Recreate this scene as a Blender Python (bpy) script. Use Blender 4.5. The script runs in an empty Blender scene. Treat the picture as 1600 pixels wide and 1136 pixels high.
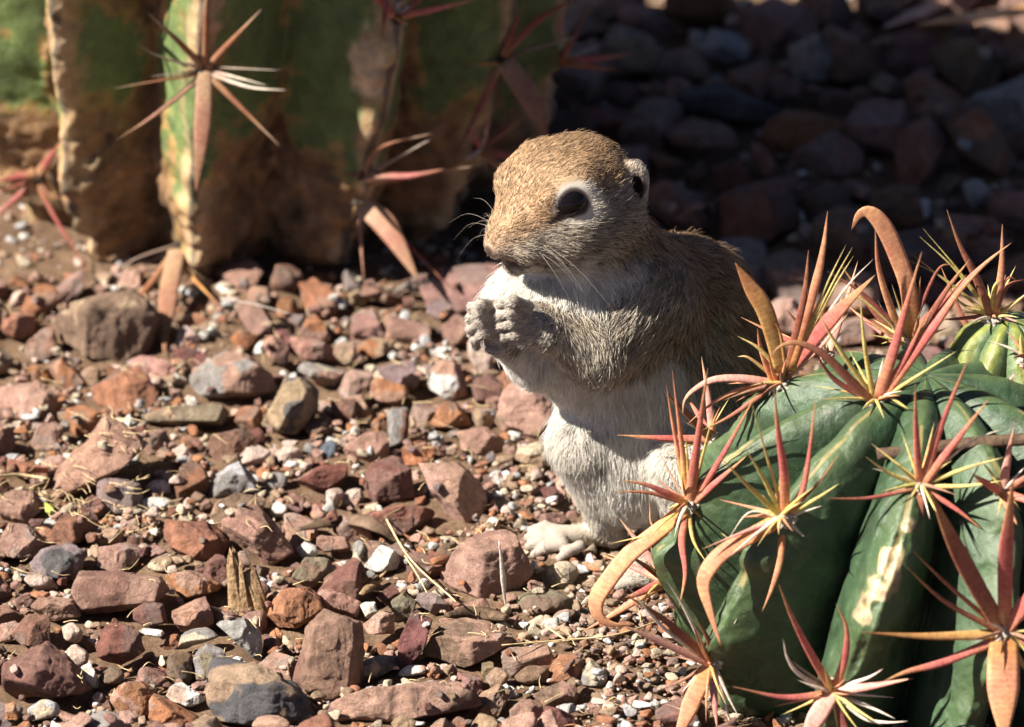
# Sitting ground squirrel between two barrel cacti on red desert gravel.  1 unit = 1 cm.
import bpy, math, random
import numpy as np
from mathutils import Vector, Matrix

random.seed(7)
RNG = np.random.default_rng(7)
SC = bpy.context.scene
SC.unit_settings.system = 'METRIC'
SC.unit_settings.scale_length = 0.01
COL = SC.collection

# ------------------------------------------------------------------ camera, sky, sun, exposure
K = 0.022                                   # cm per photo pixel (1600 wide) at the squirrel
PITCH = math.radians(25.0)
DIST = 250.0
CR = np.array([1.0, 0.0, 0.0])
CF = np.array([0.0, math.cos(PITCH), -math.sin(PITCH)])
CU = np.array([0.0, math.sin(PITCH), math.cos(PITCH)])
CT = -CF                                    # towards the camera
G0 = np.array([2.2, 0.0, 0.0])              # ground point seen at photo pixel (900, 860)
CAM = G0 - DIST * CF - 100 * K * CR + 292 * K * CU

cam_d = bpy.data.cameras.new('camera')
cam = bpy.data.objects.new('camera', cam_d)
COL.objects.link(cam)
cam.matrix_world = Matrix((
    (CR[0], CU[0], CT[0], CAM[0]), (CR[1], CU[1], CT[1], CAM[1]),
    (CR[2], CU[2], CT[2], CAM[2]), (0, 0, 0, 1)))
cam_d.sensor_width = 36.0
cam_d.lens = 36.0 * DIST / (1600 * K)
cam_d.clip_start = 5.0
cam_d.clip_end = 20000.0
cam_d.dof.use_dof = True
cam_d.dof.focus_distance = 242.5
cam_d.dof.aperture_fstop = 0.138            # lens is in mm, units are cm: an aperture about 3 cm wide
SC.camera = cam

SUN_EL, SUN_FRONT = math.radians(43.0), math.radians(19.0)
world = bpy.data.worlds.new('World')
SC.world = world
world.use_nodes = True
wn = world.node_tree
sky = wn.nodes.new('ShaderNodeTexSky')
sky.sky_type = 'NISHITA'
sky.sun_disc = False
sky.air_density = 0.3
sky.dust_density = 1.2
sky.altitude = 1200.0
sky.sun_elevation = SUN_EL
sky.sun_rotation = math.radians(270.0) - SUN_FRONT
wn.links.new(sky.outputs['Color'], wn.nodes['Background'].inputs['Color'])
wn.nodes['Background'].inputs['Strength'].default_value = 0.05
to_sun = Vector((-math.cos(SUN_EL) * math.cos(SUN_FRONT), -math.cos(SUN_EL) * math.sin(SUN_FRONT), math.sin(SUN_EL)))
sun_d = bpy.data.lights.new('sun', 'SUN')
sun_d.energy = 5.0
sun_d.angle = math.radians(0.5)
sun_d.color = (1.0, 0.93, 0.82)
sun = bpy.data.objects.new('sun', sun_d)
sun.rotation_euler = to_sun.to_track_quat('Z', 'Y').to_euler()
sun.location = to_sun * 300
COL.objects.link(sun)
SC.view_settings.view_transform = 'Standard'
SC.view_settings.look = 'None'
SC.view_settings.gamma = 1.0
SC.view_settings.exposure = 1.45

# ------------------------------------------------------------------ helpers
def P(px, py, w):
    """world point on the ray of photo pixel (px, py) at world depth y = w"""
    d = CF * DIST + CR * (px - 800) * K - CU * (py - 568) * K
    return CAM + d * ((w - CAM[1]) / d[1])

def GP(px, py, z=0.0):
    d = CF * DIST + CR * (px - 800) * K - CU * (py - 568) * K
    return CAM + d * ((z - CAM[2]) / d[2])

def project(p):
    p = np.asarray(p, float) - CAM
    t = p @ CF
    return 800 + (p @ CR) / t * DIST / K, 568 - (p @ CU) / t * DIST / K

def _hash(ix, iy, iz, seed):
    h = (ix.astype(np.int64) * 374761393 + iy.astype(np.int64) * 668265263 + iz.astype(np.int64) * 2147483647 + seed * 974634777) & 0xffffffff
    h = ((h ^ (h >> 13)) * 1274126177) & 0xffffffff
    return ((h ^ (h >> 16)) & 0xffff) / 32767.5 - 1.0

def vnoise(p, seed=0):
    p = np.asarray(p, float)
    i = np.floor(p).astype(np.int64)
    f = p - i
    f = f * f * f * (f * (f * 6 - 15) + 10)
    r = 0
    for dx in (0, 1):
        wx = f[..., 0] if dx else 1 - f[..., 0]
        for dy in (0, 1):
            wy = f[..., 1] if dy else 1 - f[..., 1]
            for dz in (0, 1):
                wz = f[..., 2] if dz else 1 - f[..., 2]
                r = r + wx * wy * wz * _hash(i[..., 0] + dx, i[..., 1] + dy, i[..., 2] + dz, seed)
    return r

def fbm(p, octaves=4, seed=0, gain=0.5):
    a, r, q = 1.0, 0, np.asarray(p, float)
    for k in range(octaves):
        r = r + a * vnoise(q, seed + k)
        a *= gain
        q = q * 2.03 + 17.1
    return r

def sstep(a, b, x):
    t = np.clip((x - a) / (b - a), 0, 1)
    return t * t * (3 - 2 * t)

def unit(v):
    v = np.asarray(v, float)
    return v / np.maximum(np.linalg.norm(v, axis=-1, keepdims=True), 1e-9)

def make_mesh(name, verts, faces, smooth=True, cols=None, attrs=None):
    me = bpy.data.meshes.new(name)
    verts = np.asarray(verts, np.float32)
    faces = np.asarray(faces, np.int32)
    n = faces.shape[1]
    me.vertices.add(len(verts))
    me.vertices.foreach_set('co', verts.ravel())
    me.loops.add(faces.size)
    me.loops.foreach_set('vertex_index', faces.ravel())
    me.polygons.add(len(faces))
    me.polygons.foreach_set('loop_start', np.arange(0, faces.size, n, dtype=np.int32))
    me.update(calc_edges=True)
    me.polygons.foreach_set('use_smooth', np.full(len(faces), smooth, dtype=bool))
    if cols is not None:
        a = me.attributes.new('col', 'FLOAT_COLOR', 'POINT')
        c = np.ones((len(verts), 4), np.float32)
        c[:, :3] = cols
        a.data.foreach_set('color', c.ravel())
    for k, v in (attrs or {}).items():
        a = me.attributes.new(k, 'FLOAT', 'POINT')
        a.data.foreach_set('value', np.asarray(v, np.float32).ravel())
    me.validate()
    return me

def link(name, me, mat, parent=None, loc=None):
    o = bpy.data.objects.new(name, me)
    if mat is not None:
        me.materials.append(mat)
    COL.objects.link(o)
    if loc is not None:
        o.location = loc
    if parent is not None:
        o.parent = parent
    return o

def tag(o, label=None, cat=None, group=None, kind=None):
    for k, v in (('label', label), ('category', cat), ('group', group), ('kind', kind)):
        if v:
            o[k] = v
    return o

def empty(name, loc):
    o = bpy.data.objects.new(name, None)
    o.empty_display_size = 1.0
    o.location = loc
    COL.objects.link(o)
    return o

_ICO = {}
def icosphere(sub):
    if sub in _ICO:
        return _ICO[sub]
    t = (1 + 5 ** 0.5) / 2
    v = [(-1, t, 0), (1, t, 0), (-1, -t, 0), (1, -t, 0), (0, -1, t), (0, 1, t), (0, -1, -t), (0, 1, -t), (t, 0, -1), (t, 0, 1), (-t, 0, -1), (-t, 0, 1)]
    v = [tuple(unit(x)) for x in v]
    f = [(0, 11, 5), (0, 5, 1), (0, 1, 7), (0, 7, 10), (0, 10, 11), (1, 5, 9), (5, 11, 4), (11, 10, 2), (10, 7, 6), (7, 1, 8), (3, 9, 4), (3, 4, 2), (3, 2, 6), (3, 6, 8), (3, 8, 9), (4, 9, 5), (2, 4, 11), (6, 2, 10), (8, 6, 7), (9, 8, 1)]
    for _ in range(sub):
        cache, nf = {}, []
        def mid(a, b):
            k = (min(a, b), max(a, b))
            if k not in cache:
                m = unit(np.array(v[a]) + np.array(v[b]))
                v.append(tuple(m))
                cache[k] = len(v) - 1
            return cache[k]
        for a, b, c in f:
            x, y, z = mid(a, b), mid(b, c), mid(c, a)
            nf += [(a, x, z), (b, y, x), (c, z, y), (x, y, z)]
        f = nf
    _ICO[sub] = (np.array(v), np.array(f))
    return _ICO[sub]

def catmull(pts, n):
    pts = np.asarray(pts, float)
    if len(pts) == 2:
        t = np.linspace(0, 1, n)[:, None]
        return pts[0] * (1 - t) + pts[1] * t
    q = np.vstack([2 * pts[0] - pts[1], pts, 2 * pts[-1] - pts[-2]])
    seg = len(pts) - 1
    out = []
    for u in np.linspace(0, seg, n):
        i = min(int(u), seg - 1)
        t = u - i
        a, b, c, d = q[i:i + 4]
        out.append(0.5 * (2 * b + (c - a) * t + (2 * a - 5 * b + 4 * c - d) * t * t + (3 * b - a - 3 * c + d) * t ** 3))
    return np.array(out)

def tube(path, radii, sides=8, flat=1.0, up=None, keel=0.0, box=1.0):
    """swept tapered tube; flat squeezes it along `up`; returns verts, quads (with closed tip and base), along, dist"""
    path = np.asarray(path, float)
    n = len(path)
    tan = unit(np.gradient(path, axis=0))
    up = np.array([0.0, -0.4, 0.9]) if up is None else np.asarray(up, float)
    N = np.empty_like(path)
    prev = up
    for i in range(n):
        v = prev - tan[i] * (prev @ tan[i])
        if np.linalg.norm(v) < 1e-4:
            v = np.cross(tan[i], [0.3, 0.8, 0.1])
        prev = unit(v)
        N[i] = prev
    B = np.cross(tan, N)
    ang = np.linspace(0, 2 * math.pi, sides, endpoint=False)
    ca, sa = np.cos(ang), np.sin(ang)
    ca, sa = np.sign(ca) * np.abs(ca) ** box, np.sign(sa) * np.abs(sa) ** box
    r = np.asarray(radii, float)[:, None, None]
    ring = path[:, None, :] + r * (B[:, None, :] * ca[None, :, None] + N[:, None, :] * (sa * np.where(sa > 0, flat + keel, flat))[None, :, None])
    v = ring.reshape(-1, 3)
    v = np.vstack([v, path[0], path[-1]])
    f = []
    for i in range(n - 1):
        for j in range(sides):
            k = (j + 1) % sides
            f.append((i * sides + j, i * sides + k, (i + 1) * sides + k, (i + 1) * sides + j))
    dist = np.concatenate([[0], np.cumsum(np.linalg.norm(np.diff(path, axis=0), axis=1))])
    tri = []
    for j in range(sides):
        k = (j + 1) % sides
        tri.append((n * sides, k, j))
        tri.append((n * sides + 1, (n - 1) * sides + j, (n - 1) * sides + k))
    al = dist / dist[-1]
    along = np.concatenate([np.repeat(al, sides), [0, 1]])
    dd = np.concatenate([np.repeat(dist, sides), [0, dist[-1]]])
    faces = np.array([q[:3] for q in f] + [(q[0], q[2], q[3]) for q in f] + tri)
    return v, faces, along, dd

# ------------------------------------------------------------------ materials
def new_mat(name):
    m = bpy.data.materials.new(name)
    m.use_nodes = True
    nt = m.node_tree
    return m, nt, nt.nodes['Principled BSDF']

def nd(nt, kind, **kw):
    n = nt.nodes.new(kind)
    for k, v in kw.items():
        if k in n.inputs:
            n.inputs[k].default_value = v
        else:
            setattr(n, k, v)
    return n

def ramp(nt, fac, stops):
    r = nt.nodes.new('ShaderNodeValToRGB')
    e = r.color_ramp.elements
    while len(e) < len(stops):
        e.new(0.5)
    for x, (p, c) in zip(e, stops):
        x.position = p
        x.color = (*c, 1) if len(c) == 3 else c
    nt.links.new(fac, r.inputs['Fac'])
    return r.outputs['Color']

def mixc(nt, fac, a, b, mode='MIX'):
    m = nt.nodes.new('ShaderNodeMix')
    m.data_type = 'RGBA'
    m.blend_type = mode
    for s, v in (('Factor', fac), ('A', a), ('B', b)):
        i = [x for x in m.inputs if x.name == s and x.type == ('VALUE' if s == 'Factor' else 'RGBA')][0]
        if isinstance(v, (int, float)):
            i.default_value = v
        elif isinstance(v, tuple):
            i.default_value = (*v, 1)
        else:
            nt.links.new(v, i)
    return [x for x in m.outputs if x.type == 'RGBA'][0]

def noise(nt, scale, detail=6, rough=0.6, coord='Object', dist=0.0):
    tc = nt.nodes.new('ShaderNodeTexCoord')
    n = nt.nodes.new('ShaderNodeTexNoise')
    n.inputs['Scale'].default_value = scale
    n.inputs['Detail'].default_value = detail
    n.inputs['Roughness'].default_value = rough
    n.inputs['Distortion'].default_value = dist
    nt.links.new(tc.outputs[coord], n.inputs['Vector'])
    return n

def bump(nt, bsdf, height, strength, distance):
    b = nt.nodes.new('ShaderNodeBump')
    b.inputs['Strength'].default_value = strength
    b.inputs['Distance'].default_value = distance
    nt.links.new(height, b.inputs['Height'])
    if bsdf.inputs['Normal'].is_linked:
        src = bsdf.inputs['Normal'].links[0].from_socket
        nt.links.new(src, b.inputs['Normal'])
    nt.links.new(b.outputs['Normal'], bsdf.inputs['Normal'])

def attr(nt, name):
    a = nt.nodes.new('ShaderNodeAttribute')
    a.attribute_name = name
    return a

def stone_material():
    m, nt, b = new_mat('stone')
    a = attr(nt, 'col')
    n1 = noise(nt, 2.2, 8, 0.65)
    c = mixc(nt, 1.0, a.outputs['Color'], ramp(nt, n1.outputs['Fac'], [(0.25, (0.5, 0.45, 0.43)), (0.5, (1, 1, 1)), (0.78, (1.45, 1.42, 1.38))]), 'MULTIPLY')
    n2 = noise(nt, 16, 4, 0.7)
    c = mixc(nt, 1.0, c, ramp(nt, n2.outputs['Fac'], [(0.30, (0.5, 0.47, 0.46)), (0.45, (0.95, 0.95, 0.95)), (0.58, (1.03, 1.03, 1.03)), (0.72, (1.6, 1.58, 1.55))]), 'MULTIPLY')
    n4 = noise(nt, 0.9, 5, 0.7, 'Object', 0.6)
    c = mixc(nt, ramp(nt, n4.outputs['Fac'], [(0.56, (0, 0, 0)), (0.74, (0.4, 0.4, 0.4))]), c, (0.32, 0.22, 0.15))   # dried soil film
    nt.links.new(c, b.inputs['Base Color'])
    b.inputs['Roughness'].default_value = 0.82
    b.inputs['Specular IOR Level'].default_value = 0.32
    n3 = noise(nt, 3.2, 12, 0.74, 'Object', 0.3)
    bump(nt, b, n3.outputs['Fac'], 1.0, 0.34)
    n5 = noise(nt, 26, 4, 0.7)
    bump(nt, b, n5.outputs['Fac'], 0.7, 0.03)
    return m

def soil_material():
    m, nt, b = new_mat('soil')
    n1 = noise(nt, 0.8, 8, 0.7)
    n2 = noise(nt, 9, 6, 0.75)
    c = ramp(nt, n1.outputs['Fac'], [(0.3, (0.15, 0.09, 0.055)), (0.5, (0.24, 0.155, 0.10)), (0.7, (0.33, 0.22, 0.145))])
    c = mixc(nt, 1.0, c, ramp(nt, n2.outputs['Fac'], [(0.3, (0.5, 0.48, 0.46)), (0.55, (1, 1, 1)), (0.75, (1.5, 1.45, 1.4))]), 'MULTIPLY')
    nt.links.new(c, b.inputs['Base Color'])
    b.inputs['Roughness'].default_value = 0.95
    b.inputs['Specular IOR Level'].default_value = 0.15
    bump(nt, b, n2.outputs['Fac'], 1.0, 0.2)
    return m

def spine_material():
    m, nt, b = new_mat('spine')
    a = attr(nt, 'col')
    d = attr(nt, 'dist')
    mul = nd(nt, 'ShaderNodeMath', operation='MULTIPLY')
    nt.links.new(d.outputs['Fac'], mul.inputs[0])
    mul.inputs[1].default_value = 34.0
    n1 = noise(nt, 2.0, 3, 0.5)
    add = nd(nt, 'ShaderNodeMath', operation='MULTIPLY_ADD')
    nt.links.new(n1.outputs['Fac'], add.inputs[0])
    add.inputs[1].default_value = 9.0
    nt.links.new(mul.outputs[0], add.inputs[2])
    s = nd(nt, 'ShaderNodeMath', operation='SINE')
    nt.links.new(add.outputs[0], s.inputs[0])
    c = mixc(nt, 1.0, a.outputs['Color'], ramp(nt, s.outputs[0], [(0.0, (0.95, 0.91, 0.90)), (0.5, (1.0, 1.0, 1.0)), (1.0, (1.02, 1.02, 1.02))]), 'MULTIPLY')
    n2 = noise(nt, 5.0, 5, 0.65)
    c = mixc(nt, 1.0, c, ramp(nt, n2.outputs['Fac'], [(0.3, (0.72, 0.68, 0.66)), (0.55, (1, 1, 1)), (0.75, (1.22, 1.2, 1.15))]), 'MULTIPLY')
    n6 = noise(nt, 0.9, 4, 0.6)
    c = mixc(nt, 1.0, c, ramp(nt, n6.outputs['Fac'], [(0.3, (0.88, 0.72, 0.72)), (0.5, (1, 1, 1)), (0.7, (1.12, 1.22, 1.05))]), 'MULTIPLY')
    n7 = noise(nt, 18, 4, 0.7)
    c = mixc(nt, 1.0, c, ramp(nt, n7.outputs['Fac'], [(0.32, (0.6, 0.55, 0.52)), (0.45, (1, 1, 1)), (0.65, (1, 1, 1)), (0.75, (1.3, 1.3, 1.25))]), 'MULTIPLY')
    nt.links.new(c, b.inputs['Base Color'])
    b.inputs['Roughness'].default_value = 0.55
    b.inputs['Specular IOR Level'].default_value = 0.3
    b.inputs['Subsurface Weight'].default_value = 0.12
    b.inputs['Subsurface Radius'].default_value = (0.2, 0.1, 0.05)
    bump(nt, b, s.outputs[0], 0.08, 0.006)
    bump(nt, b, n2.outputs['Fac'], 0.4, 0.02)
    tr = nt.nodes.new('ShaderNodeBsdfTranslucent')
    nt.links.new(c, tr.inputs['Color'])
    mx = nt.nodes.new('ShaderNodeMixShader')
    mx.inputs[0].default_value = 0.2
    nt.links.new(b.outputs[0], mx.inputs[1])
    nt.links.new(tr.outputs[0], mx.inputs[2])
    nt.links.new(mx.outputs[0], nt.nodes['Material Output'].inputs['Surface'])
    return m

def plain_material(name, stops, scale, rough=0.8, spec=0.3, bstr=0.6, bdist=0.05, detail=7):
    m, nt, b = new_mat(name)
    n = noise(nt, scale, detail, 0.65)
    nt.links.new(ramp(nt, n.outputs['Fac'], stops), b.inputs['Base Color'])
    b.inputs['Roughness'].default_value = rough
    b.inputs['Specular IOR Level'].default_value = spec
    bump(nt, b, n.outputs['Fac'], bstr, bdist)
    return m

M_STONE = stone_material()
M_SOIL = soil_material()
M_SPINE = spine_material()
M_STRAW = plain_material('dry_straw', [(0.3, (0.42, 0.30, 0.15)), (0.6, (0.66, 0.52, 0.30))], 4)
M_WOOD = plain_material('dead_wood', [(0.3, (0.05, 0.032, 0.022)), (0.55, (0.12, 0.078, 0.05)), (0.75, (0.22, 0.15, 0.10))], 3, 0.85, 0.2, 0.9, 0.15)
FUR_COUNT = 300000
# ------------------------------------------------------------------ ground
def soil_z(x, y):
    p = np.stack([np.asarray(x, float), np.asarray(y, float), 0 * np.asarray(x, float)], -1)
    near = sstep(260, 80, np.hypot(p[..., 0], p[..., 1]))
    return (0.35 * fbm(p * 0.16, 3, 101) + 0.13 * fbm(p * 1.3, 4, 102)) * near - 0.12
def ground():
    fine_x, fine_y = np.arange(-27, 31, 0.22), np.arange(-28, 72, 0.3)
    xs = np.concatenate([np.linspace(-1500, -60, 14), np.linspace(-55, -28, 12), fine_x, np.linspace(32, 60, 12), np.linspace(66, 1500, 14)])
    ys = np.concatenate([np.linspace(-1500, -60, 14), np.linspace(-55, -29, 12), fine_y, np.linspace(73, 100, 12), np.linspace(108, 2600, 16)])
    X, Y = np.meshgrid(xs, ys)
    v = np.stack([X, Y, soil_z(X, Y)], -1).reshape(-1, 3)
    nx, ny = len(xs), len(ys)
    i = np.arange(nx * ny).reshape(ny, nx)
    f = np.stack([i[:-1, :-1], i[:-1, 1:], i[1:, 1:], i[1:, :-1]], -1).reshape(-1, 4)
    o = link('ground', make_mesh('ground', v, f), M_SOIL)
    tag(o, 'brown desert soil under the loose red gravel', None, None, 'structure')
ground()
# ------------------------------------------------------------------ cacti
class Stem:
    """ribbed, star-shaped or barrel stem: radius as a function of angle and height about a vertical axis"""
    def __init__(s, base, prof, crests, depth, power, twist=0.0, zref=6.0, lean=None):
        s.base, s.prof, s.depth, s.power, s.twist, s.zref = np.asarray(base, float), prof, depth, power, twist, zref
        s.lean = lean or (lambda z: 0.0 * z)
        s.cr = np.sort(np.asarray(crests, float) % (2 * math.pi))
    def crest(s, phi, z):
        """-1..1 across the rib, 0 on its crest, and the rib index"""
        a = (phi - s.twist * (z - s.zref)) % (2 * math.pi)
        c = np.concatenate([[s.cr[-1] - 2 * math.pi], s.cr, [s.cr[0] + 2 * math.pi]])
        i = np.clip(np.searchsorted(c, a) - 1, 0, len(c) - 2)
        lo, hi = c[i], c[i + 1]
        t = (a - lo) / (hi - lo)
        u = np.where(t < 0.5, t * 2, (t - 1) * 2)
        k = np.where(t < 0.5, i, i + 1)
        return u, (k - 1) % len(s.cr)
    def radius(s, phi, z):
        u, k = s.crest(phi, z)
        return s.prof(z) * (1 - s.depth * (np.sqrt(u * u + 0.006) - 0.077) ** s.power)
    def inside(s, p):
        q = p - s.base
        q[1] += s.lean(q[2])
        rr = math.hypot(q[0], q[1])
        return rr < s.radius(np.array([math.atan2(q[0], -q[1])]), np.array([q[2]]))[0]
    def hit(s, px, py, w0, w1):
        for w in np.arange(w0, w1, 0.08):
            p = P(px, py, w)
            if s.inside(p):
                return p
        return None
    def phi(s, p):
        q = p - s.base
        q[1] += s.lean(q[2])
        return math.atan2(q[0], -q[1]) - s.twist * (q[2] - s.zref)

def stem_grid(st, z0, z1, na, nz, disp, zpow=1.0):
    ph = np.linspace(-math.pi, math.pi, na, endpoint=False)
    t = np.linspace(0, 1, nz)
    zz = z0 + (z1 - z0) * (1 - (1 - t) ** zpow)
    Z, A = np.meshgrid(zz, ph, indexing='ij')
    r = st.radius(A, Z)
    u, k = st.crest(A, Z)
    v = np.stack([r * np.sin(A), -r * np.cos(A), Z], -1)
    n = np.stack([np.sin(A), -np.cos(A), 0 * A], -1)
    d = disp(v + st.base, u, Z, A, k)
    v = v + n * d[..., None]
    v[..., 1] -= st.lean(Z)
    idx = np.arange(na * nz).reshape(nz, na)
    nxt = np.roll(idx, -1, 1)
    f = np.stack([idx[:-1], nxt[:-1], nxt[1:], idx[1:]], -1).reshape(-1, 4)
    return v.reshape(-1, 3), f, u.ravel(), Z.ravel(), A.ravel(), k.ravel()

SPC = {
    'r': ((.68, .30, .18), (.60, .18, .16), (.56, .30, .15)), 'p': ((.76, .46, .36), (.72, .38, .33), (.66, .40, .28)),
    'o': ((.74, .36, .13), (.70, .34, .20), (.60, .30, .17)), 'y': ((.70, .46, .16), (.72, .55, .23), (.70, .58, .26)),
    'w': ((.70, .58, .44), (.80, .72, .62), (.82, .76, .66)), 'b': ((.40, .17, .10), (.34, .13, .09), (.42, .22, .10)),
    'g': ((.58, .36, .14), (.56, .32, .12), (.34, .15, .07)), 't': ((.42, .24, .14), (.32, .14, .08), (.46, .34, .24)),
    'k': ((.20, .14, .11), (.34, .27, .22), (.52, .46, .40)), 'd': ((.40, .22, .13), (.34, .10, .09), (.30, .12, .07)),
    'x': ((.46, .30, .20), (.38, .21, .14), (.30, .16, .10)), 'u': ((.62, .52, .18), (.66, .56, .20), (.66, .58, .24)),
}
SRNG = np.random.default_rng(21)
def build_spine(pts, wpx, key, parent, origin, scale=1.0, broad=False):
    path = catmull(pts, 22)
    t = np.linspace(0, 1, 22)
    prof = np.where(t < 0.12, 1.0 - 0.12 * (t / 0.12), 0.88 * (1 - np.clip((t - 0.12) / 0.88, 0, 1) ** 1.3)) + 0.03
    if broad:
        prof = np.where(t < 0.5, 0.9 + 0.15 * np.sin(t * math.pi), 1.05 * (1 - np.clip((t - 0.5) / 0.5, 0, 1) ** 1.35)) + 0.03
    r = 0.5 * wpx * K * scale * prof
    flat = 0.26 if broad else (0.5 if wpx > 12 else 0.8)
    v, f, al, dd = tube(path, r, 12, flat, CT + np.array([0, 0, 0.4]), 0.05 if broad else 0.12, 0.55 if broad else 0.8)
    b, m, e = (np.array(c) for c in SPC[key])
    a3 = al[:, None]
    col = np.where(a3 < 0.45, b + (m - b) * sstep(0.03, 0.4, a3), m + (e - m) * sstep(0.5, 0.93, a3))
    dark = sstep(0.94, 1.0, a3)
    col = col * (1 - 0.55 * dark)
    col = col * (0.9 + 0.2 * SRNG.random())
    o = link('spine', make_mesh('spine', v - origin, f, True, col, {'dist': dd}), M_SPINE, parent)
    return o

M_WOOL = plain_material('areole_wool', [(0.3, (0.14, 0.11, 0.09)), (0.5, (0.46, 0.41, 0.34)), (0.75, (0.72, 0.66, 0.57))], 9, 0.95, 0.1, 1.0, 0.12)
M_WOOL_OLD = plain_material('old_areole_wool', [(0.3, (0.02, 0.016, 0.014)), (0.55, (0.06, 0.048, 0.04)), (0.75, (0.22, 0.18, 0.15))], 8, 0.95, 0.1, 1.0, 0.12)

def areole(root, at, spines, size, wool, scale, out, normal):
    """a woolly cushion with the spines that grow from it"""
    org = np.array(root.location)
    v, f = icosphere(3)
    n = unit(normal)
    d = fbm(v * 2.4 + at, 3, 70)
    v = v * size * (1 + 0.35 * d[:, None])
    v = v - n * (v @ n)[:, None] * 0.35 + at
    a = link('areole', make_mesh('areole', v - org, f), wool, root)
    for sp in spines:
        pts, wpx, key = sp[0], sp[1], sp[2]
        lift = sp[3] if len(sp) > 3 else out
        px = np.array(pts, float)
        b0 = P(px[0][0], px[0][1], at[1])
        acc = 0.0
        path = []
        total = np.linalg.norm(np.diff(px, axis=0), axis=1).sum() * K
        for i, q in enumerate(px):
            if i:
                acc += np.linalg.norm(px[i] - px[i - 1]) * K
            w = at[1] - 0.15 - lift * acc
            path.append(P(q[0], q[1], w))
        path = np.array(path)
        path[0] = path[0] * 0.35 + (at + n * size * 0.2) * 0.65
        build_spine(path, wpx, key, a, org, scale, wpx >= 22)
    return a

def zc(z, ox, oy):
    return lambda *pts: [(ox + x * z, oy + y * z) for x, y in pts]
z3, z4, z8 = zc(.3169, 0, 0), zc(.44, 400, 0), zc(.3344, 0, 280)
z6, z7 = zc(.3873, 1000, 320), zc(.4375, 900, 700)

# ---- old barrel cactus at the back
LC_BASE = np.array([P(400, 400, 32.0)[0], 32.0, 0.0])
LC_PROF = lambda z: np.interp(z, [-2, 0, 1.2, 3, 6, 9, 13, 18, 24, 29, 32, 33.6], [7.8, 9.2, 10.3, 11.2, 12.0, 12.6, 13.3, 14.2, 14.6, 11.5, 6.5, 0.6])
LC_LEAN = lambda z: 0.72 * np.maximum(z - 15.0, 0.0)  # unseen upper stem, bent forward to extend its shade over the gravel
LC_R = Stem(LC_BASE, LC_PROF, [0.0], 0.0, 1.0, lean=LC_LEAN)
def lc_phi(px, py, tw=0.008):
    p = LC_R.hit(px, py, 10, 30)
    q = p - LC_BASE
    q[1] += LC_LEAN(q[2])
    return math.atan2(q[0], -q[1]) - tw * (q[2] - 6.0)
_c = [lc_phi(108, 270), lc_phi(306, 200), lc_phi(570, 290), lc_phi(785, 100)]
_sp = (_c[3] - _c[0]) / 3
_n = int(round((2 * math.pi - (_c[3] - _c[0])) / _sp))
LC_CRESTS = _c + [_c[3] + (2 * math.pi - (_c[3] - _c[0])) * i / _n for i in range(1, _n)]
LC = Stem(LC_BASE, LC_PROF, LC_CRESTS, 0.26, 1.0, 0.008, 6.0, LC_LEAN)
LC_FLAP = LC.hit(578, 92, 10, 36)
def lc_disp(p, u, z, a, k):
    low = sstep(9.5, 1.0, z)
    flap = LC_FLAP
    fl = np.exp(-(((p - flap) * np.array([1.1, 0.8, 0.55])) ** 2).sum(-1) / 0.9) if flap is not None else 0
    nn = fbm(p * 0.42, 4, 81)
    ck = sstep(0.0, 0.3, sstep(8.5, 2.5, z) * 1.1 + 0.55 * sstep(0.62, 0.95, np.abs(u)) + 0.55 * nn - 0.30)
    return 0.10 * ck + 0.16 * ck * fbm(p * np.array([1.6, 1.6, 2.6]), 4, 16) + 0.95 * fl * (0.8 + 0.5 * vnoise(p * 2.2, 8)) + 0.16 * fbm(p * 0.5, 3, 5) + low * (0.5 * fbm(p * np.array([0.5, 0.5, 0.9]), 4, 6)) + 0.12 * sstep(0.25, 0, np.abs(u)) * np.sin(z * 1.9 + k)
v, f, u, z, a, k = stem_grid(LC, -1.5, 33.6, 900, 280, lc_disp, 1.3)
pw = v + LC_BASE
n1, n2, n3 = fbm(pw * 0.42, 4, 81), fbm(pw * 1.5, 4, 82), fbm(pw * np.array([0.8, 0.8, 0.25]), 3, 83)
green = np.array([.12, .175, .055]) * (1 + 0.18 * n2)[:, None]
green = green * (1 - sstep(0.2, 0.9, n1)[:, None] * 0.35) + np.array([.22, .23, .07]) * sstep(0.2, 0.9, n1)[:, None] * 0.35
corkv = np.array([.19, .108, .05]) * (1 + 0.65 * n2)[:, None]
corkc = np.array([.48, .33, .18]) * (1 + 0.35 * n2)[:, None]
au = np.abs(u)
cork = sstep(-0.06, 0.34, sstep(8.5, 2.5, z) * 1.1 + 0.55 * sstep(0.62, 0.95, au) + 0.55 * n1 + 0.25 * n2 - 0.30)
crestm = sstep(0.30, 0.08, au + 0.16 * n2) * sstep(-0.35, 0.15, n3 + 0.1)
edge = cork * (1 - cork) * 4
col = green * (1 - cork[:, None]) + corkv * cork[:, None]
col = col * (1 - 0.5 * edge[:, None]) + np.array([.42, .24, .07]) * 0.5 * edge[:, None]
col = col * (1 - crestm[:, None]) + corkc * crestm[:, None]
flm = sstep(0.35, 0.6, np.exp(-(((pw - LC_FLAP) * np.array([1.1, 0.8, 0.55])) ** 2).sum(-1) / 0.9) + 0.15 * n2)[:, None]
col = col * (1 - flm) + np.array([.56, .42, .27]) * (1 + 0.3 * n2)[:, None] * flm
fiss = sstep(0.07, 0.03, au + 0.03 * n2)[:, None]
col = col * (1 - 0.75 * fiss) + np.array([.05, .04, .035]) * 0.75 * fiss

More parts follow.
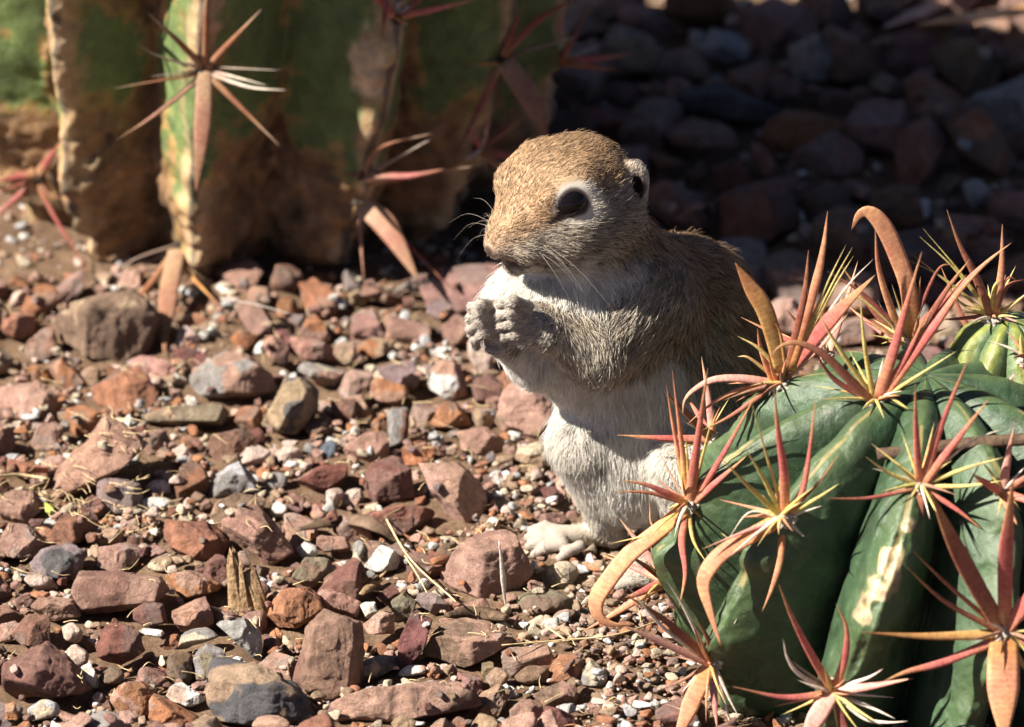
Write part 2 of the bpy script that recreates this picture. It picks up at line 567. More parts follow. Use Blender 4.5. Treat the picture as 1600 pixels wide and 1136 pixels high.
def cactus_material(name, rough, bstr, scale, freckle):
    m, nt, b = new_mat(name)
    at = attr(nt, 'col')
    nn = noise(nt, scale, 8, 0.68)
    c = mixc(nt, 1.0, at.outputs['Color'], ramp(nt, nn.outputs['Fac'], [(0.28, (0.6, 0.6, 0.58)), (0.5, (1, 1, 1)), (0.74, (1.4, 1.36, 1.3))]), 'MULTIPLY')
    fr = noise(nt, scale * 9, 3, 0.6)
    c = mixc(nt, ramp(nt, fr.outputs['Fac'], [(0.66, (0, 0, 0)), (0.74, (freckle,) * 3)]), c, (0.42, 0.40, 0.33))
    sc_ = noise(nt, scale * 2.4, 6, 0.75, 'Object', 0.8)
    c = mixc(nt, ramp(nt, sc_.outputs['Fac'], [(0.62, (0, 0, 0)), (0.70, (0.8, 0.8, 0.8))]), c, (0.17, 0.115, 0.065))
    ds = noise(nt, scale * 0.45, 7, 0.7)
    c = mixc(nt, ramp(nt, ds.outputs['Fac'], [(0.46, (0, 0, 0)), (0.74, (0.16, 0.16, 0.16))]), c, (0.22, 0.22, 0.17))
    nt.links.new(c, b.inputs['Base Color'])
    b.inputs['Roughness'].default_value = rough
    b.inputs['Specular IOR Level'].default_value = 0.45
    b.inputs['Subsurface Weight'].default_value = 0.06
    b.inputs['Subsurface Radius'].default_value = (0.15, 0.3, 0.1)
    bump(nt, b, nn.outputs['Fac'], bstr, 0.2)
    po = noise(nt, scale * 22, 3, 0.6)
    bump(nt, b, po.outputs['Fac'], 0.35, 0.02)
    return m

old_cactus = empty('barrel_cactus', LC_BASE)
tag(old_cactus, 'big old barrel cactus with brown corky ribs and long red spines, behind the squirrel', 'cactus')
link('stem', make_mesh('stem', v, f, True, np.clip(col, 0.012, 0.7)), cactus_material('old_cactus_skin', 0.6, 1.0, 1.5, 0.2), old_cactus)
LSC = 1.09
LCLUST = [
    ((320, 105), 13, [
        (z3((1010, 360), (1000, 600), (965, 960)), 25, 'x', .25), (z3((985, 310), (860, 185), (735, 70)), 13, 't'), (z3((1015, 275), (1020, 0), (1024, -120)), 11, 't'),
        (z3((1045, 320), (1295, 40)), 12, 't'), (z3((950, 470), (760, 570), (575, 690)), 10, 'x'), (z3((945, 415), (560, 437)), 6, 't'), (z3((950, 375), (735, 378)), 4, 'k'),
        (z3((960, 330), (800, 285), (680, 222)), 5, 'k'), (z3((1075, 325), (1385, 347)), 4, 'k'), (z3((1085, 375), (1320, 422)), 5, 'w'), (z3((1075, 420), (1230, 430), (1415, 445)), 7, 'w'),
        (z3((1100, 470), (1385, 725)), 11, 't')]),
    ((60, 276), 14, [
        (z3((145, 820), (-40, 900)), 18, 'd', .5), (z3((205, 830), (310, 690)), 18, 'd', .6), (z3((130, 950), (-60, 1100)), 13, 'd'), (z3((195, 950), (270, 1070), (440, 1350)), 12, 'd', .6),
        (z3((110, 930), (-20, 945)), 6, 'd'), (z3((225, 900), (240, 955), (320, 985)), 8, 'x'), (z3((130, 740), (-10, 680)), 4, 'x'), (z3((120, 810), (-20, 795)), 4, 't')]),
    ((280, 386), 11, [
        (z8((810, 340), (785, 560), (765, 825)), 28, 'x', 1.95), (z8((780, 385), (640, 570), (490, 770)), 14, 't', 1.8), (z8((800, 290), (640, 370), (490, 460)), 6, 'k'),
        (z8((790, 330), (640, 420)), 5, 'k'), (z8((850, 380), (865, 420), (1055, 622)), 15, 'g', 1.7), (z8((840, 310), (905, 345)), 5, 'k'), (z8((850, 350), (935, 440)), 5, 'w')]),
    ((569, 272), 12, [
        (z4((385, 590), (440, 525), (640, 470)), 9, 't'), (z4((420, 620), (645, 480)), 6, 'k'), (z4((410, 645), (540, 625), (672, 600)), 17, 'd', .45), (z4((430, 715), (830, 580)), 8, 't', .1),
        (z4((370, 625), (275, 615)), 4, 'd')]),
    ((562, 318), 11, [
        (z4((370, 735), (460, 800), (580, 1000)), 34, 'x', .75), (z4((420, 770), (530, 860), (692, 1025)), 12, 'd', .5), (z4((370, 760), (372, 850), (385, 1020)), 9, 'x', .7), (z4((350, 720), (330, 800)), 8, 'g')]),
    ((785, 92), 12, [
        (z4((890, 150), (1010, 65), (1150, -10)), 16, 'd', .4), (z4((870, 160), (960, 0)), 11, 'd'), (z4((860, 240), (790, 390), (700, 570)), 14, 'd', .35), (z4((890, 230), (985, 370), (1035, 495)), 33, 'x', .3),
        (z4((850, 250), (730, 228)), 7, 'g'), (z4((900, 190), (1170, 120)), 6, 'k')]),
    ((602, -30), 12, [([(601, -26), (601, 20), (596, 60)], 14, 'd', .3), ([(604, -30), (640, -60)], 10, 'd'), ([(598, -34), (560, -70)], 10, 'd')]),
]
for (px, py), size, sps in LCLUST:
    at, env = LC.hit(px, py, 10, 36), LC_R.hit(px, py, 10, 36)
    at = env if at is None else at * 0.5 + env * 0.5
    if at is None:
        print('MISS', px, py)
        continue
    nrm = np.array([at[0] - LC_BASE[0], at[1] - LC_BASE[1], 0.0])
    areole(old_cactus, at, sps, size * K, M_WOOL_OLD, LSC, 0.4, nrm)

# ---- fish-hook barrel cactus in front
FC_BASE = P(1438, 888, -8.0)
FC_RV, FC_RH = 7.1, 8.5
def ell_prof(rh, rv, top_flat=2.3):
    return lambda z: rh * np.maximum(1 - np.abs(np.clip(z / rv, -1, 1)) ** top_flat, 0.0) ** (1 / top_flat) + 0.02
FC_PROF = ell_prof(FC_RH, FC_RV, 2.1)
FC_R = Stem(FC_BASE, FC_PROF, [0.0], 0.0, 1.0)
FC_R = Stem(FC_BASE, FC_PROF, [0.0], 0.0, 1.0)
def fc_crest(*pix):
    out = []
    for q in pix:
        h = FC_R.hit(*q, -20, 3) - FC_BASE
        out.append(math.atan2(h[0], -h[1]) - 0.036 * (h[2] - 4.0))
    return math.degrees(sum(out) / len(out))
FC_FRONT = [fc_crest((1217, 603)), fc_crest((1082, 782)), fc_crest((1375, 628), (1224, 806), (1114, 1032)), fc_crest((1438, 757), (1302, 1078)), fc_crest((1569, 984))]
FC = Stem(FC_BASE, FC_PROF, [math.radians(x) for x in FC_FRONT + [FC_FRONT[4] + 34 * k for k in range(1, 5)] + [182, -150]], 0.47, 1.2, 0.036, 4.0)
FCP = [(1082, 782), (1224, 806), (1114, 1032), (1302, 1078), (1438, 757), (1569, 984), (1217, 591), (1375, 625)]
def fc_disp(p, u, z, a, k):
    top = sstep(7.1, 5.2, z)
    tub = 0.27 * sstep(0.6, 0.0, np.abs(u)) * np.sin(z * 1.35 + 1.7 * k) * top
    lip = -0.10 * sstep(0.09, 0.02, np.abs(u)) * top
    chin = 0.16 * np.maximum(np.sin(z * 2.1 + 2.3 * k), 0) ** 2 * sstep(0.9, 0.3, np.abs(u)) * top
    return 0.20 * fbm(p * 0.7, 4, 15) + tub + lip + chin
v, f, u, z, a, k = stem_grid(FC, -5.5, 7.12, 960, 220, fc_disp, 1.6)
pw = v + FC_BASE
n1, n2, n3 = fbm(pw * 0.6, 3, 91), fbm(pw * 2.2, 3, 92), fbm(pw * 0.7 + 9, 2, 93)
au = np.abs(u)
col = np.array([.036, .070, .034]) * (1 + 0.26 * n1 + 0.16 * n2)[:, None]
yl = sstep(0.55, 0.1, au)[:, None] * 0.45
col = col * (1 - yl) + np.array([.085, .125, .045]) * yl
line = (sstep(0.085, 0.03, au + 0.02 * n2) * sstep(-0.05, 0.25, n3 + 0.5 * n1 + 0.4 * n2))[:, None]
col = col * (1 - 0.5 * line) + np.array([.36, .26, .11]) * 0.5 * line
patch = np.zeros(len(v))
for q, rad in (((1388, 885), 0.75), ((1368, 918), 0.7), ((1402, 862), 0.6), ((1240, 905), 0.3), ((1418, 835), 0.5), ((1350, 950), 0.55)):
    h = FC.hit(*q, -20, 2)
    if h is not None:
        patch = np.maximum(patch, sstep(rad, rad * 0.6, np.linalg.norm((pw - h) * np.array([1.5, 1, 0.9]), axis=1) + 0.4 * n2))
patch = (patch * sstep(0.30, 0.12, au + 0.08 * n2))[:, None]
col = col * (1 - patch) + np.array([.58, .44, .25]) * (1 + 0.6 * n2)[:, None] * patch
front_cactus = empty('hook_spined_cactus', FC_BASE)
tag(front_cactus, 'low green cactus with pink and orange hooked spines, in front of the squirrel', 'cactus')
M_FC = cactus_material('green_cactus_skin', 0.4, 0.5, 1.3, 0.4)
link('stem', make_mesh('stem', v, f, True, np.clip(col, 0.012, 0.8)), M_FC, front_cactus)

FCLUST = [
    (FC, (1080, 786), 13, [
        ([(1078, 788), (1090, 690), (1106, 575)], 19, 'r'), ([(1084, 790), (1130, 710), (1183, 613)], 14, 'r'), ([(1088, 790), (1167, 712)], 15, 'r', .45),
        ([(1076, 792), (1040, 770), (1008, 757), (968, 750)], 15, 'r'), (z7((390, 230), (300, 292), (190, 380), (110, 480), (72, 545), (82, 600), (125, 628), (185, 634)), 27, 'o', .12),
        (z7((372, 250), (378, 330), (390, 450), (368, 572)), 16, 'r', .4), (z7((395, 250), (420, 330), (468, 412)), 9, 'y', .35), (z7((410, 240), (552, 330)), 7, 'y', .3), (z7((430, 205), (562, 292)), 7, 'y', .3),
        (z7((380, 235), (280, 300), (122, 342)), 8, 'y', .1), (z7((380, 200), (260, 160), (130, 156)), 10, 'b', .2), (z6((165, 1130), (168, 1000), (172, 870)), 8, 'u', .1), (z6((185, 1130), (160, 900), (130, 668)), 11, 'o', .1),
        (z6((165, 1100), (135, 900), (106, 728)), 9, 'o', .0), (z6((240, 1110), (300, 825)), 7, 'u'), (z6((205, 1110), (185, 925)), 7, 'u'), (z7((380, 260), (280, 280), (262, 180)), 8, 'p', 0.0)]),
    (FC, (1224, 806), 15, [
        (z7((750, 220), (744, 100), (722, -60), (708, -210)), 19, 'r'), (z7((775, 225), (815, 130), (858, -190)), 17, 'r'), (z7((745, 265), (640, 305), (530, 370), (475, 430), (455, 490), (480, 590), (522, 720)), 25, 'o', .28),
        (z7((720, 270), (600, 300), (448, 362)), 9, 'p', .35), (z7((740, 310), (728, 400), (700, 500), (664, 586)), 15, 'o', .35), (z7((710, 235), (620, 140), (520, 38)), 11, 'u'), (z7((722, 225), (670, 110), (598, -8)), 10, 'u'),
        (z7((745, 200), (690, 60), (626, -165)), 7, 'y'), (z7((785, 240), (860, 180), (942, 126)), 9, 'u'), (z7((790, 255), (880, 206)), 7, 'w'), (z7((785, 290), (816, 318)), 10, 'w'), (z7((800, 215), (870, 120), (945, 12)), 7, 'b'),
        (z7((700, 260), (620, 230), (540, 330)), 5, 'w', .1)]),
    (FC, (1114, 1034), 13, [
        (z7((450, 720), (310, 610), (158, 512)), 16, 'b'), (z7((450, 745), (310, 640), (180, 488)), 9, 'w'), (z7((460, 770), (330, 705), (220, 655), (172, 636)), 15, 'p', .3), (z7((480, 785), (425, 880), (392, 960), (340, 1080)), 27, 'o', .45),
        (z7((505, 745), (470, 680), (428, 608)), 13, 'b'), (z7((515, 725), (495, 640), (460, 520), (428, 395)), 8, 'x', .1), (z7((440, 690), (380, 560), (318, 468)), 7, 'w'), (z7((530, 730), (545, 665), (576, 608)), 6, 'w'),
        (z7((515, 790), (545, 890), (582, 962)), 7, 'w'), (z7((505, 810), (530, 910), (556, 1005)), 9, 'w'), (z7((490, 820), (495, 910), (505, 1010)), 16, 'p', .5), (z7((470, 760), (380, 830), (260, 878)), 7, 'x', .1),
        (z7((480, 800), (420, 930), (318, 914)), 6, 'w', .1)]),
    (FC, (1302, 1078), 14, [
        (z7((910, 855), (830, 720), (770, 600), (724, 488)), 16, 'r'), (z7((945, 840), (962, 740), (965, 640), (930, 556)), 15, 'r'), (z7((880, 900), (740, 890), (558, 852)), 14, 'r'), (z7((935, 870), (1060, 850), (1205, 822)), 18, 'p', .4),
        (z7((910, 880), (860, 960), (800, 1060)), 28, 'p', .5), (z7((890, 865), (800, 810), (755, 750), (740, 682)), 9, 'w'), (z7((960, 835), (1040, 822), (1098, 788)), 8, 'w'), (z7((970, 905), (1060, 930), (1142, 968)), 8, 'w', .4),
        (z7((955, 915), (1030, 965), (1110, 980), (1186, 976)), 9, 'w', .4), (z7((975, 885), (1140, 892)), 6, 'w'), (z7((890, 850), (820, 800), (768, 758)), 7, 'k'), (z7((940, 920), (960, 1000), (1010, 1060)), 20, 'd', .4)]),
    (FC, (1438, 757), 12, [
        (z6((1115, 1090), (1114, 900), (1110, 718)), 14, 'r'), (z6((1180, 1050), (1220, 880), (1335, 595)), 15, 'r'), (z6((1175, 1100), (1270, 960), (1410, 780)), 17, 'r'), (z6((1210, 1050), (1330, 960), (1470, 900)), 5, 'w'),
        (z7((1218, 150), (1215, 250), (1208, 372)), 22, 'b', .5), (z7((1195, 168), (1050, 178), (888, 180)), 9, 'd'), (z7((1185, 132), (1110, 85), (1036, 32)), 9, 'u'), (z7((1190, 108), (1128, 45)), 7, 'u'),
        (z7((1290, 122), (1400, 70), (1532, 32)), 9, 'u'), (z7((1285, 155), (1400, 135), (1530, 115)), 9, 'u'), (z7((1280, 180), (1360, 220), (1452, 292)), 11, 'r')]),
    (FC, (1569, 984), 16, [
        (z7((1500, 640), (1430, 490), (1340, 320), (1265, 155)), 27, 'b'), (z7((1530, 615), (1535, 380), (1562, 105)), 22, 'r'), (z7((1540, 640), (1600, 560), (1690, 430)), 22, 'r'), (z7((1455, 690), (1250, 672), (1018, 658)), 18, 'g'),
        (z7((1445, 645), (1320, 550), (1180, 425)), 11, 'b'), (z7((1440, 605), (1330, 490), (1203, 368)), 9, 'b'), (z7((1480, 738), (1310, 765), (1180, 800), (1095, 835)), 17, 'r'), (z7((1520, 690), (1526, 850), (1528, 1060)), 48, 'o', .45),
        (z7((1560, 690), (1640, 720), (1760, 700)), 16, 'r'), (z7((1550, 720), (1610, 790), (1690, 830)), 12, 'y'), (z7((1470, 620), (1420, 430), (1370, 260)), 7, 'x')]),
    (FC, (1217, 591), 12, [
        (z6((560, 715), (640, 610), (760, 470), (835, 395), (950, 282)), 24, 'r', .1), (z6((590, 690), (720, 580), (838, 440)), 13, 'p', .2), (z6((540, 722), (420, 702), (300, 705), (220, 745), (180, 790), (172, 850)), 16, 'p', .1),
        (z6((490, 700), (380, 755), (280, 810), (188, 888)), 10, 'o', .05), (z6((480, 770), (370, 850), (250, 910)), 11, 'b', .2), (z6((505, 690), (490, 590), (473, 498)), 13, 'o', .1), (z6((490, 620), (440, 618), (392, 612)), 7, 'y', 0),
        (z6((545, 730), (550, 850), (620, 1100)), 7, 'y', .3), (z6((460, 800), (500, 930), (560, 1100)), 6, 'w', .3)]),
    (FC, (1370, 628), 12, [
        (z6((920, 790), (860, 720), (760, 620), (690, 575), (620, 555), (560, 575), (525, 620)), 18, 'b', .1), (z6((860, 775), (780, 700), (690, 570)), 13, 'd', .1), (z6((965, 745), (1020, 600), (1070, 420), (1137, 190)), 21, 'r', .1), (z6((1000, 760), (1080, 600), (1165, 415)), 14, 'r', .1),
        (z6((1030, 740), (1180, 500), (1280, 360), (1395, 235)), 19, 'r', .1), (z6((985, 790), (1120, 690), (1280, 588)), 8, 'u', .2), (z6((955, 810), (1010, 890), (1060, 972)), 8, 'u', .3), (z6((915, 740), (905, 560), (888, 355)), 10, 'u', .1),
        (z6((870, 700), (790, 560), (722, 438)), 10, 'u', .1), (z6((1060, 710), (1100, 850), (1110, 960)), 6, 'u', .3)]),
    (FC, (1226, 548), 10, [
        (z6((565, 570), (510, 440), (445, 330), (384, 234)), 27, 'g', 0), (z6((630, 540), (660, 380), (680, 182)), 16, 'b', 0), (z6((655, 545), (705, 330), (740, 170), (757, 26)), 19, 'o', 0), (z6((668, 520), (750, 330), (832, 160)), 6, 'u', 0),
        (z6((680, 510), (770, 330), (858, 170)), 6, 'u', 0), (z6((690, 500), (780, 340), (862, 205)), 6, 'u', 0), (z6((720, 460), (820, 350), (942, 218)), 6, 'w', 0), (z6((560, 600), (480, 580), (394, 530)), 9, 'u', 0), (z6((600, 560), (560, 500), (500, 470)), 7, 'g', 0)]),
    (FC, (1424, 540), 10, [
        (z6((1100, 490), (1085, 350), (1040, 210), (985, 90), (930, 32), (885, 40), (852, 105)), 27, 'o', 0), (z6((975, 440), (968, 280), (948, 85)), 15, 'o', 0), (z6((1130, 470), (1132, 290)), 13, 'b', 0), (z6((1125, 300), (1200, 265), (1272, 242)), 7, 'd', 0),
        (z6((1165, 440), (1240, 340), (1332, 218)), 13, 'b', 0), (z6((1190, 480), (1290, 340), (1395, 235), (1500, 152)), 14, 'r', 0), (z6((1060, 390), (1016, 322)), 6, 'u', 0), (z6((1040, 440), (900, 360), (755, 268)), 10, 'd', 0), (z6((1030, 460), (900, 385), (785, 340)), 6, 'u', 0)]),
]

# ---- smaller cactus head behind it on the right
SC_BASE = np.array([*P(1574, 600, -5.0)[:2], 5.9])
SC_PROF = ell_prof(2.75, 5.2, 2.4)
SCC = Stem(SC_BASE, SC_PROF, [2 * math.pi * i / 10 + 0.2 for i in range(10)], 0.24, 1.9, 0.03, 4.0)
v, f, u, z, a, k = stem_grid(SCC, -4.6, 5.22, 520, 150, lambda p, u, z, a, k: 0.06 * fbm(p * 1.2, 3, 19) + 0.10 * np.sin(z * 2.4 + k * 1.9) * sstep(5.5, 4, z) * sstep(0.6, 0, np.abs(u)), 1.6)
pw = v + SC_BASE
n1, n2 = fbm(pw * 0.8, 3, 94), fbm(pw * 2.6, 3, 95)
au = np.abs(u)
yl = sstep(0.75, 0.25, au + 0.1 * n1)[:, None]
col = np.array([.085, .13, .055]) * (1 - yl) + np.array([.17, .20, .045]) * yl
col = col * (1 + 0.16 * n2)[:, None]
line = (sstep(0.10, 0.04, au) * sstep(-0.1, 0.2, n1))[:, None]
col = col * (1 - 0.6 * line) + np.array([.5, .36, .16]) * 0.6 * line
side_cactus = empty('yellow_green_cactus', SC_BASE)
tag(side_cactus, 'small yellow green cactus head with narrow ribs, at the right edge behind the stick', 'cactus')
link('stem', make_mesh('stem', v, f, True, np.clip(col, 0.012, 0.8)), M_FC, side_cactus)
SCLUST = [
    (SCC, (1552, 500), 14, [
        (z6((1415, 430), (1350, 280), (1290, 160), (1238, 20)), 17, 'b', 0), (z6((1448, 440), (1458, 260), (1462, 78)), 17, 'o', 0), (z6((1395, 420), (1270, 260), (1128, 128)), 6, 'u', 0), (z6((1400, 410), (1290, 270), (1142, 96)), 6, 'u', 0),
        (z6((1385, 425), (1250, 320), (1092, 195)), 6, 'u', 0), (z6((1380, 430), (1230, 300), (1068, 216)), 5, 'u', 0), (z6((1400, 430), (1430, 330), (1470, 295)), 8, 'u', 0), (z6((1470, 440), (1520, 390), (1570, 350)), 9, 'y', 0),
        (z6((1440, 420), (1480, 330), (1560, 300)), 11, 'd', 0), (z6((1380, 430), (1280, 460), (1220, 462)), 8, 'd', .1), (z6((1380, 420), (1300, 400), (1250, 330)), 7, 'u', 0), (z6((1460, 430), (1540, 480), (1640, 470)), 10, 'p', .1), (z6((1400, 400), (1480, 300), (1530, 312)), 7, 'd', 0)]),
    (SCC, (1602, 560), 12, [(z6((1550, 620), (1540, 560), (1535, 520)), 12, 'u', 0.2), (z6((1555, 620), (1640, 500)), 14, 'r', .2), (z6((1550, 640), (1500, 700), (1440, 770)), 9, 'p', .3)]),
]
def radials(st, parent, at, n, org, count, lo=0.7, hi=1.9):
    """thin straw-coloured spines that spread round an areole"""
    t1 = unit(np.cross(n, [0.1, 0.2, 1.0]))
    t2 = np.cross(n, t1)
    for i in range(count):
        a = 6.283 * (i + SRNG.uniform(-0.35, 0.35)) / count
        d = unit(t1 * math.cos(a) + t2 * math.sin(a) + n * SRNG.uniform(0.25, 0.8))
        L = SRNG.uniform(lo, hi)
        b0 = at + n * 0.1
        tip = b0 + d * L + np.array([0, 0, SRNG.uniform(-0.15, 0.1)])
        build_spine([b0, (b0 + tip) / 2 + n * 0.06, tip], SRNG.uniform(5, 8), ['u', 'y', 'w', 'x', 'u', 'o'][int(SRNG.integers(0, 6))], parent, org)

def generic(st, root, base, phi_deg, z, wool, count=6):
    phi = math.radians(phi_deg) + st.twist * (z - st.zref)
    r = float(st.radius(np.array([phi]), np.array([z]))[0])
    at = base + np.array([r * math.sin(phi), -r * math.cos(phi), z])
    n = unit(np.array([math.sin(phi), -math.cos(phi), 0.25 + 0.12 * z]))
    ar = areole(root, at, [], 0.26, wool, 1, 0, n)
    org = np.array(root.location)
    t1 = unit(np.cross(n, [0.1, 0.2, 1.0]))
    t2 = np.cross(n, t1)
    for i in range(5):
        a = 6.283 * i / 5 + SRNG.uniform(-0.3, 0.3)
        d = unit(t1 * math.cos(a) * 0.8 + t2 * math.sin(a) * 0.8 + n * 0.8)
        L = SRNG.uniform(2.0, 3.6)
        build_spine([at, at + d * L * 0.55, at + d * L + n * 0.1], SRNG.uniform(12, 18), ['r', 'o', 'r', 'b', 'p'][i], ar, org)
    radials(st, ar, at, n, org, count)

for j, zz in ((0, 13.5), (2, 11.5), (3, 4.5), (4, 6.0), (4, 11.0), (5, 8.0)):
    generic(LC, old_cactus, LC_BASE - np.array([0, LC_LEAN(zz), 0]), math.degrees(LC_CRESTS[j]), zz, M_WOOL_OLD, 4)
for ph, z in ((20, 5.4), (53, 5.0), (53, 2.2), (86, 5.6), (119, 5.4), (152, 5.6), (182, 5.7), (-150, 5.6), (-116, 3.0), (-80, -0.4)):
    generic(FC, front_cactus, FC_BASE, ph, z, M_WOOL)

for lst, root, base in ((FCLUST, front_cactus, FC_BASE), (SCLUST, side_cactus, SC_BASE)):
    for st, (px, py), size, sps in lst:
        at, q = None, py
        while at is None and q < 1136:
            at = st.hit(px, q, -20, 6)
            if at is not None and st is FC:
                at = at * 0.4 + FC_R.hit(px, q, -20, 6) * 0.6
            q += 6
        if at is None:
            print('MISS', px, py)
            continue
        if q - 6 != py:
            print('areole moved', px, py, '->', q - 6)
        nrm = at - base
        ar = areole(root, at, sps, size * K * 1.25, M_WOOL, 0.94, 0.3, nrm)
        radials(st, ar, at, unit(nrm), np.array(root.location), 11 if st is FC else 8, 0.8, 2.3)
# ------------------------------------------------------------------ the squirrel: one signed distance field -> one body mesh, fur on top
SQ_LO = np.array([-3.2, -6.2, -0.6])
SQ_HI = np.array([10.6, 8.6, 16.8])
SQ_RES = 0.062
SQ_N = np.ceil((SQ_HI - SQ_LO) / SQ_RES).astype(int)
_ax = [SQ_LO[i] + SQ_RES * np.arange(SQ_N[i]) for i in range(3)]
FIELD = np.full(tuple(SQ_N), 50.0, np.float32)
PRIMS = []                                    # for fur: function, direction, length, tag

def _block(lo, hi):
    a = np.maximum(np.floor((lo - SQ_LO) / SQ_RES).astype(int), 0)
    b = np.minimum(np.ceil((hi - SQ_LO) / SQ_RES).astype(int) + 1, SQ_N)
    return a, b

def _pts(a, b):
    g = np.meshgrid(_ax[0][a[0]:b[0]], _ax[1][a[1]:b[1]], _ax[2][a[2]:b[2]], indexing='ij')
    return np.stack(g, -1)

def sd_cone(A, B, ra, rb):
    A, B = np.asarray(A, float), np.asarray(B, float)
    d = B - A
    L2 = max(d @ d, 1e-9)
    def f(p):
        t = np.clip(((p - A) @ d) / L2, 0, 1)
        return np.linalg.norm(p - A - t[..., None] * d, axis=-1) - (ra + (rb - ra) * t)
    r = max(ra, rb)
    return f, np.minimum(A, B) - r, np.maximum(A, B) + r

def sd_ell(C, axes, radii):
    C, M, R = np.asarray(C, float), np.asarray(axes, float), np.asarray(radii, float)
    def f(p):
        q = (p - C) @ M.T
        k0 = np.linalg.norm(q / R, axis=-1)
        k1 = np.linalg.norm(q / (R * R), axis=-1)
        return k0 * (k0 - 1.0) / np.maximum(k1, 1e-6)
    r = R.max()
    return f, C - r, C + r

def add(prim, k=0.3, fur=None, length=0.4, tagname='body', sub=False):
    f, lo, hi = prim
    a, b = _block(lo - k - 0.4, hi + k + 0.4)
    p = _pts(a, b)
    d = f(p)
    s = (slice(a[0], b[0]), slice(a[1], b[1]), slice(a[2], b[2]))
    F = FIELD[s]
    if sub:
        h = np.maximum(k - np.abs(F + d), 0) / k
        FIELD[s] = np.maximum(F, -d) + h * h * k * 0.25
        return
    h = np.maximum(k - np.abs(F - d), 0) / k
    FIELD[s] = np.minimum(F, d) - h * h * k * 0.25
    if fur is not None:
        PRIMS.append((f, unit(fur), length, tagname))

def cone(a, b, k=0.3, fur=None, length=0.4, tagname='body'):
    """a, b = (px, py, depth, radius in px)"""
    A, B = P(*a[:3]), P(*b[:3])
    add(sd_cone(A, B, a[3] * K, b[3] * K), k, (B - A) if fur is None else fur, length, tagname)

def ball(a, k=0.3, fur=(0, 0, -1), length=0.4, tagname='body'):
    cone(a, (a[0] + 0.01, a[1], a[2], a[3]), k, np.asarray(fur, float), length, tagname)

# head frame: f forward, s the animal's left, n up
HF = unit([-0.75, -0.636, -0.19])
HS = unit(np.cross([0, 0, 1.0], HF))
HN = np.cross(HF, HS)
HM = P(850, 281, -1.6)
def H(a, b, c):
    return HM + (HF * a + HS * b + HN * c) * K
def hfur(a, b, c):
    return HF * a + HS * b + HN * c

DOWN = np.array([0.12, 0.1, -1.0])
# trunk
ball((1078, 672, 3.0, 128), 0.1, (0.5, 0.5, -1), 0.62, 'back')
cone((1062, 560, 2.4, 130), (1078, 672, 3.0, 126), 1.6, (0.25, 0.25, -1), 0.62, 'back')
cone((1066, 482, 2.4, 110), (1064, 560, 2.5, 128), 1.0, (0.3, 0.4, -1), 0.58, 'back')
cone((985, 500, 1.0, 108), (974, 676, 0.5, 100), 1.8, (0.05, 0.05, -1), 0.55, 'belly')
ball((988, 738, 0.3, 76), 1.2, DOWN, 0.5, 'belly')
cone((908, 335, -0.6, 76), (985, 458, 0.9, 90), 1.0, (0.4, 0.35, -0.8), 0.5, 'neck')
ball((864, 480, -1.0, 86), 1.6, (-0.15, -0.1, -1), 0.5, 'chest')
ball((905, 545, -0.3, 76), 1.4, (-0.05, -0.05, -1), 0.5, 'chest')
ball((808, 470, -1.2, 36), 1.2, (-0.5, -0.1, -1), 0.5, 'chest')
# head
add(sd_ell(H(-48, 0, -36), [HF, HS, HN], np.array([96, 86, 76]) * K), 0.9, hfur(-1, 0, 0.05), 0.30, 'head')
for b in (1, -1):
    add(sd_cone(H(-20, 47 * b, -2), H(26, 44 * b, -2), 33 * K, 26 * K), 0.7, hfur(-1, 0.1 * b, 0.15), 0.22, 'head')
    add(sd_cone(H(-12, 44 * b, -72), H(-80, 40 * b, -78), 50 * K, 46 * K), 1.0, hfur(-1, 0.1 * b, -0.35), 0.36, 'cheek')
    add(sd_cone(H(66, 24 * b, -74), H(20, 34 * b, -82), 31 * K, 42 * K), 0.6, hfur(-1, 0.5 * b, -0.2), 0.26, 'cheek')
add(sd_cone(H(6, 0, -34), H(102, 0, -60), 62 * K, 19 * K), 0.8, hfur(-1, 0, 0.35), 0.24, 'head')
add(sd_cone(H(98, 0, -66), H(115, 0, -66), 17 * K, 10 * K), 0.3, hfur(-1, 0, 0.2), 0.1, 'nose')
add(sd_cone(H(78, 0, -108), H(0, 0, -106), 19 * K, 44 * K), 0.35, hfur(-1, 0, -0.4), 0.22, 'chin')
# mouth line
for b in (1, -1):
    add(sd_cone(H(112, 0, -88), H(62, 40 * b, -104), 4 * K, 3 * K), 0.12, sub=True)
# ears: a cupped lobe with a dark hollow
for b in (1, -1):
    E = H(-117, 63 * b, -48)
    ea = unit(HS * b * 0.75 + HF * 0.62 + HN * 0.1)
    eu = unit(HN * 0.9 - HF * 0.35)
    eu = unit(eu - ea * (eu @ ea))
    er = np.cross(ea, eu)
    add(sd_ell(E + HN * 3 * K, [ea, eu, er], np.array([13, 41, 25]) * K), 0.35, -HF * 0.4 + HN, 0.14, 'ear')
    add(sd_ell(E + ea * 11 * K - eu * 4 * K, [ea, eu, er], np.array([15, 27, 13]) * K), 0.15, sub=True)
# eyes: sockets
EYE_R = 34.5 * K
EYES = [(H(4, 54 * b, -12), b) for b in (1, -1)]

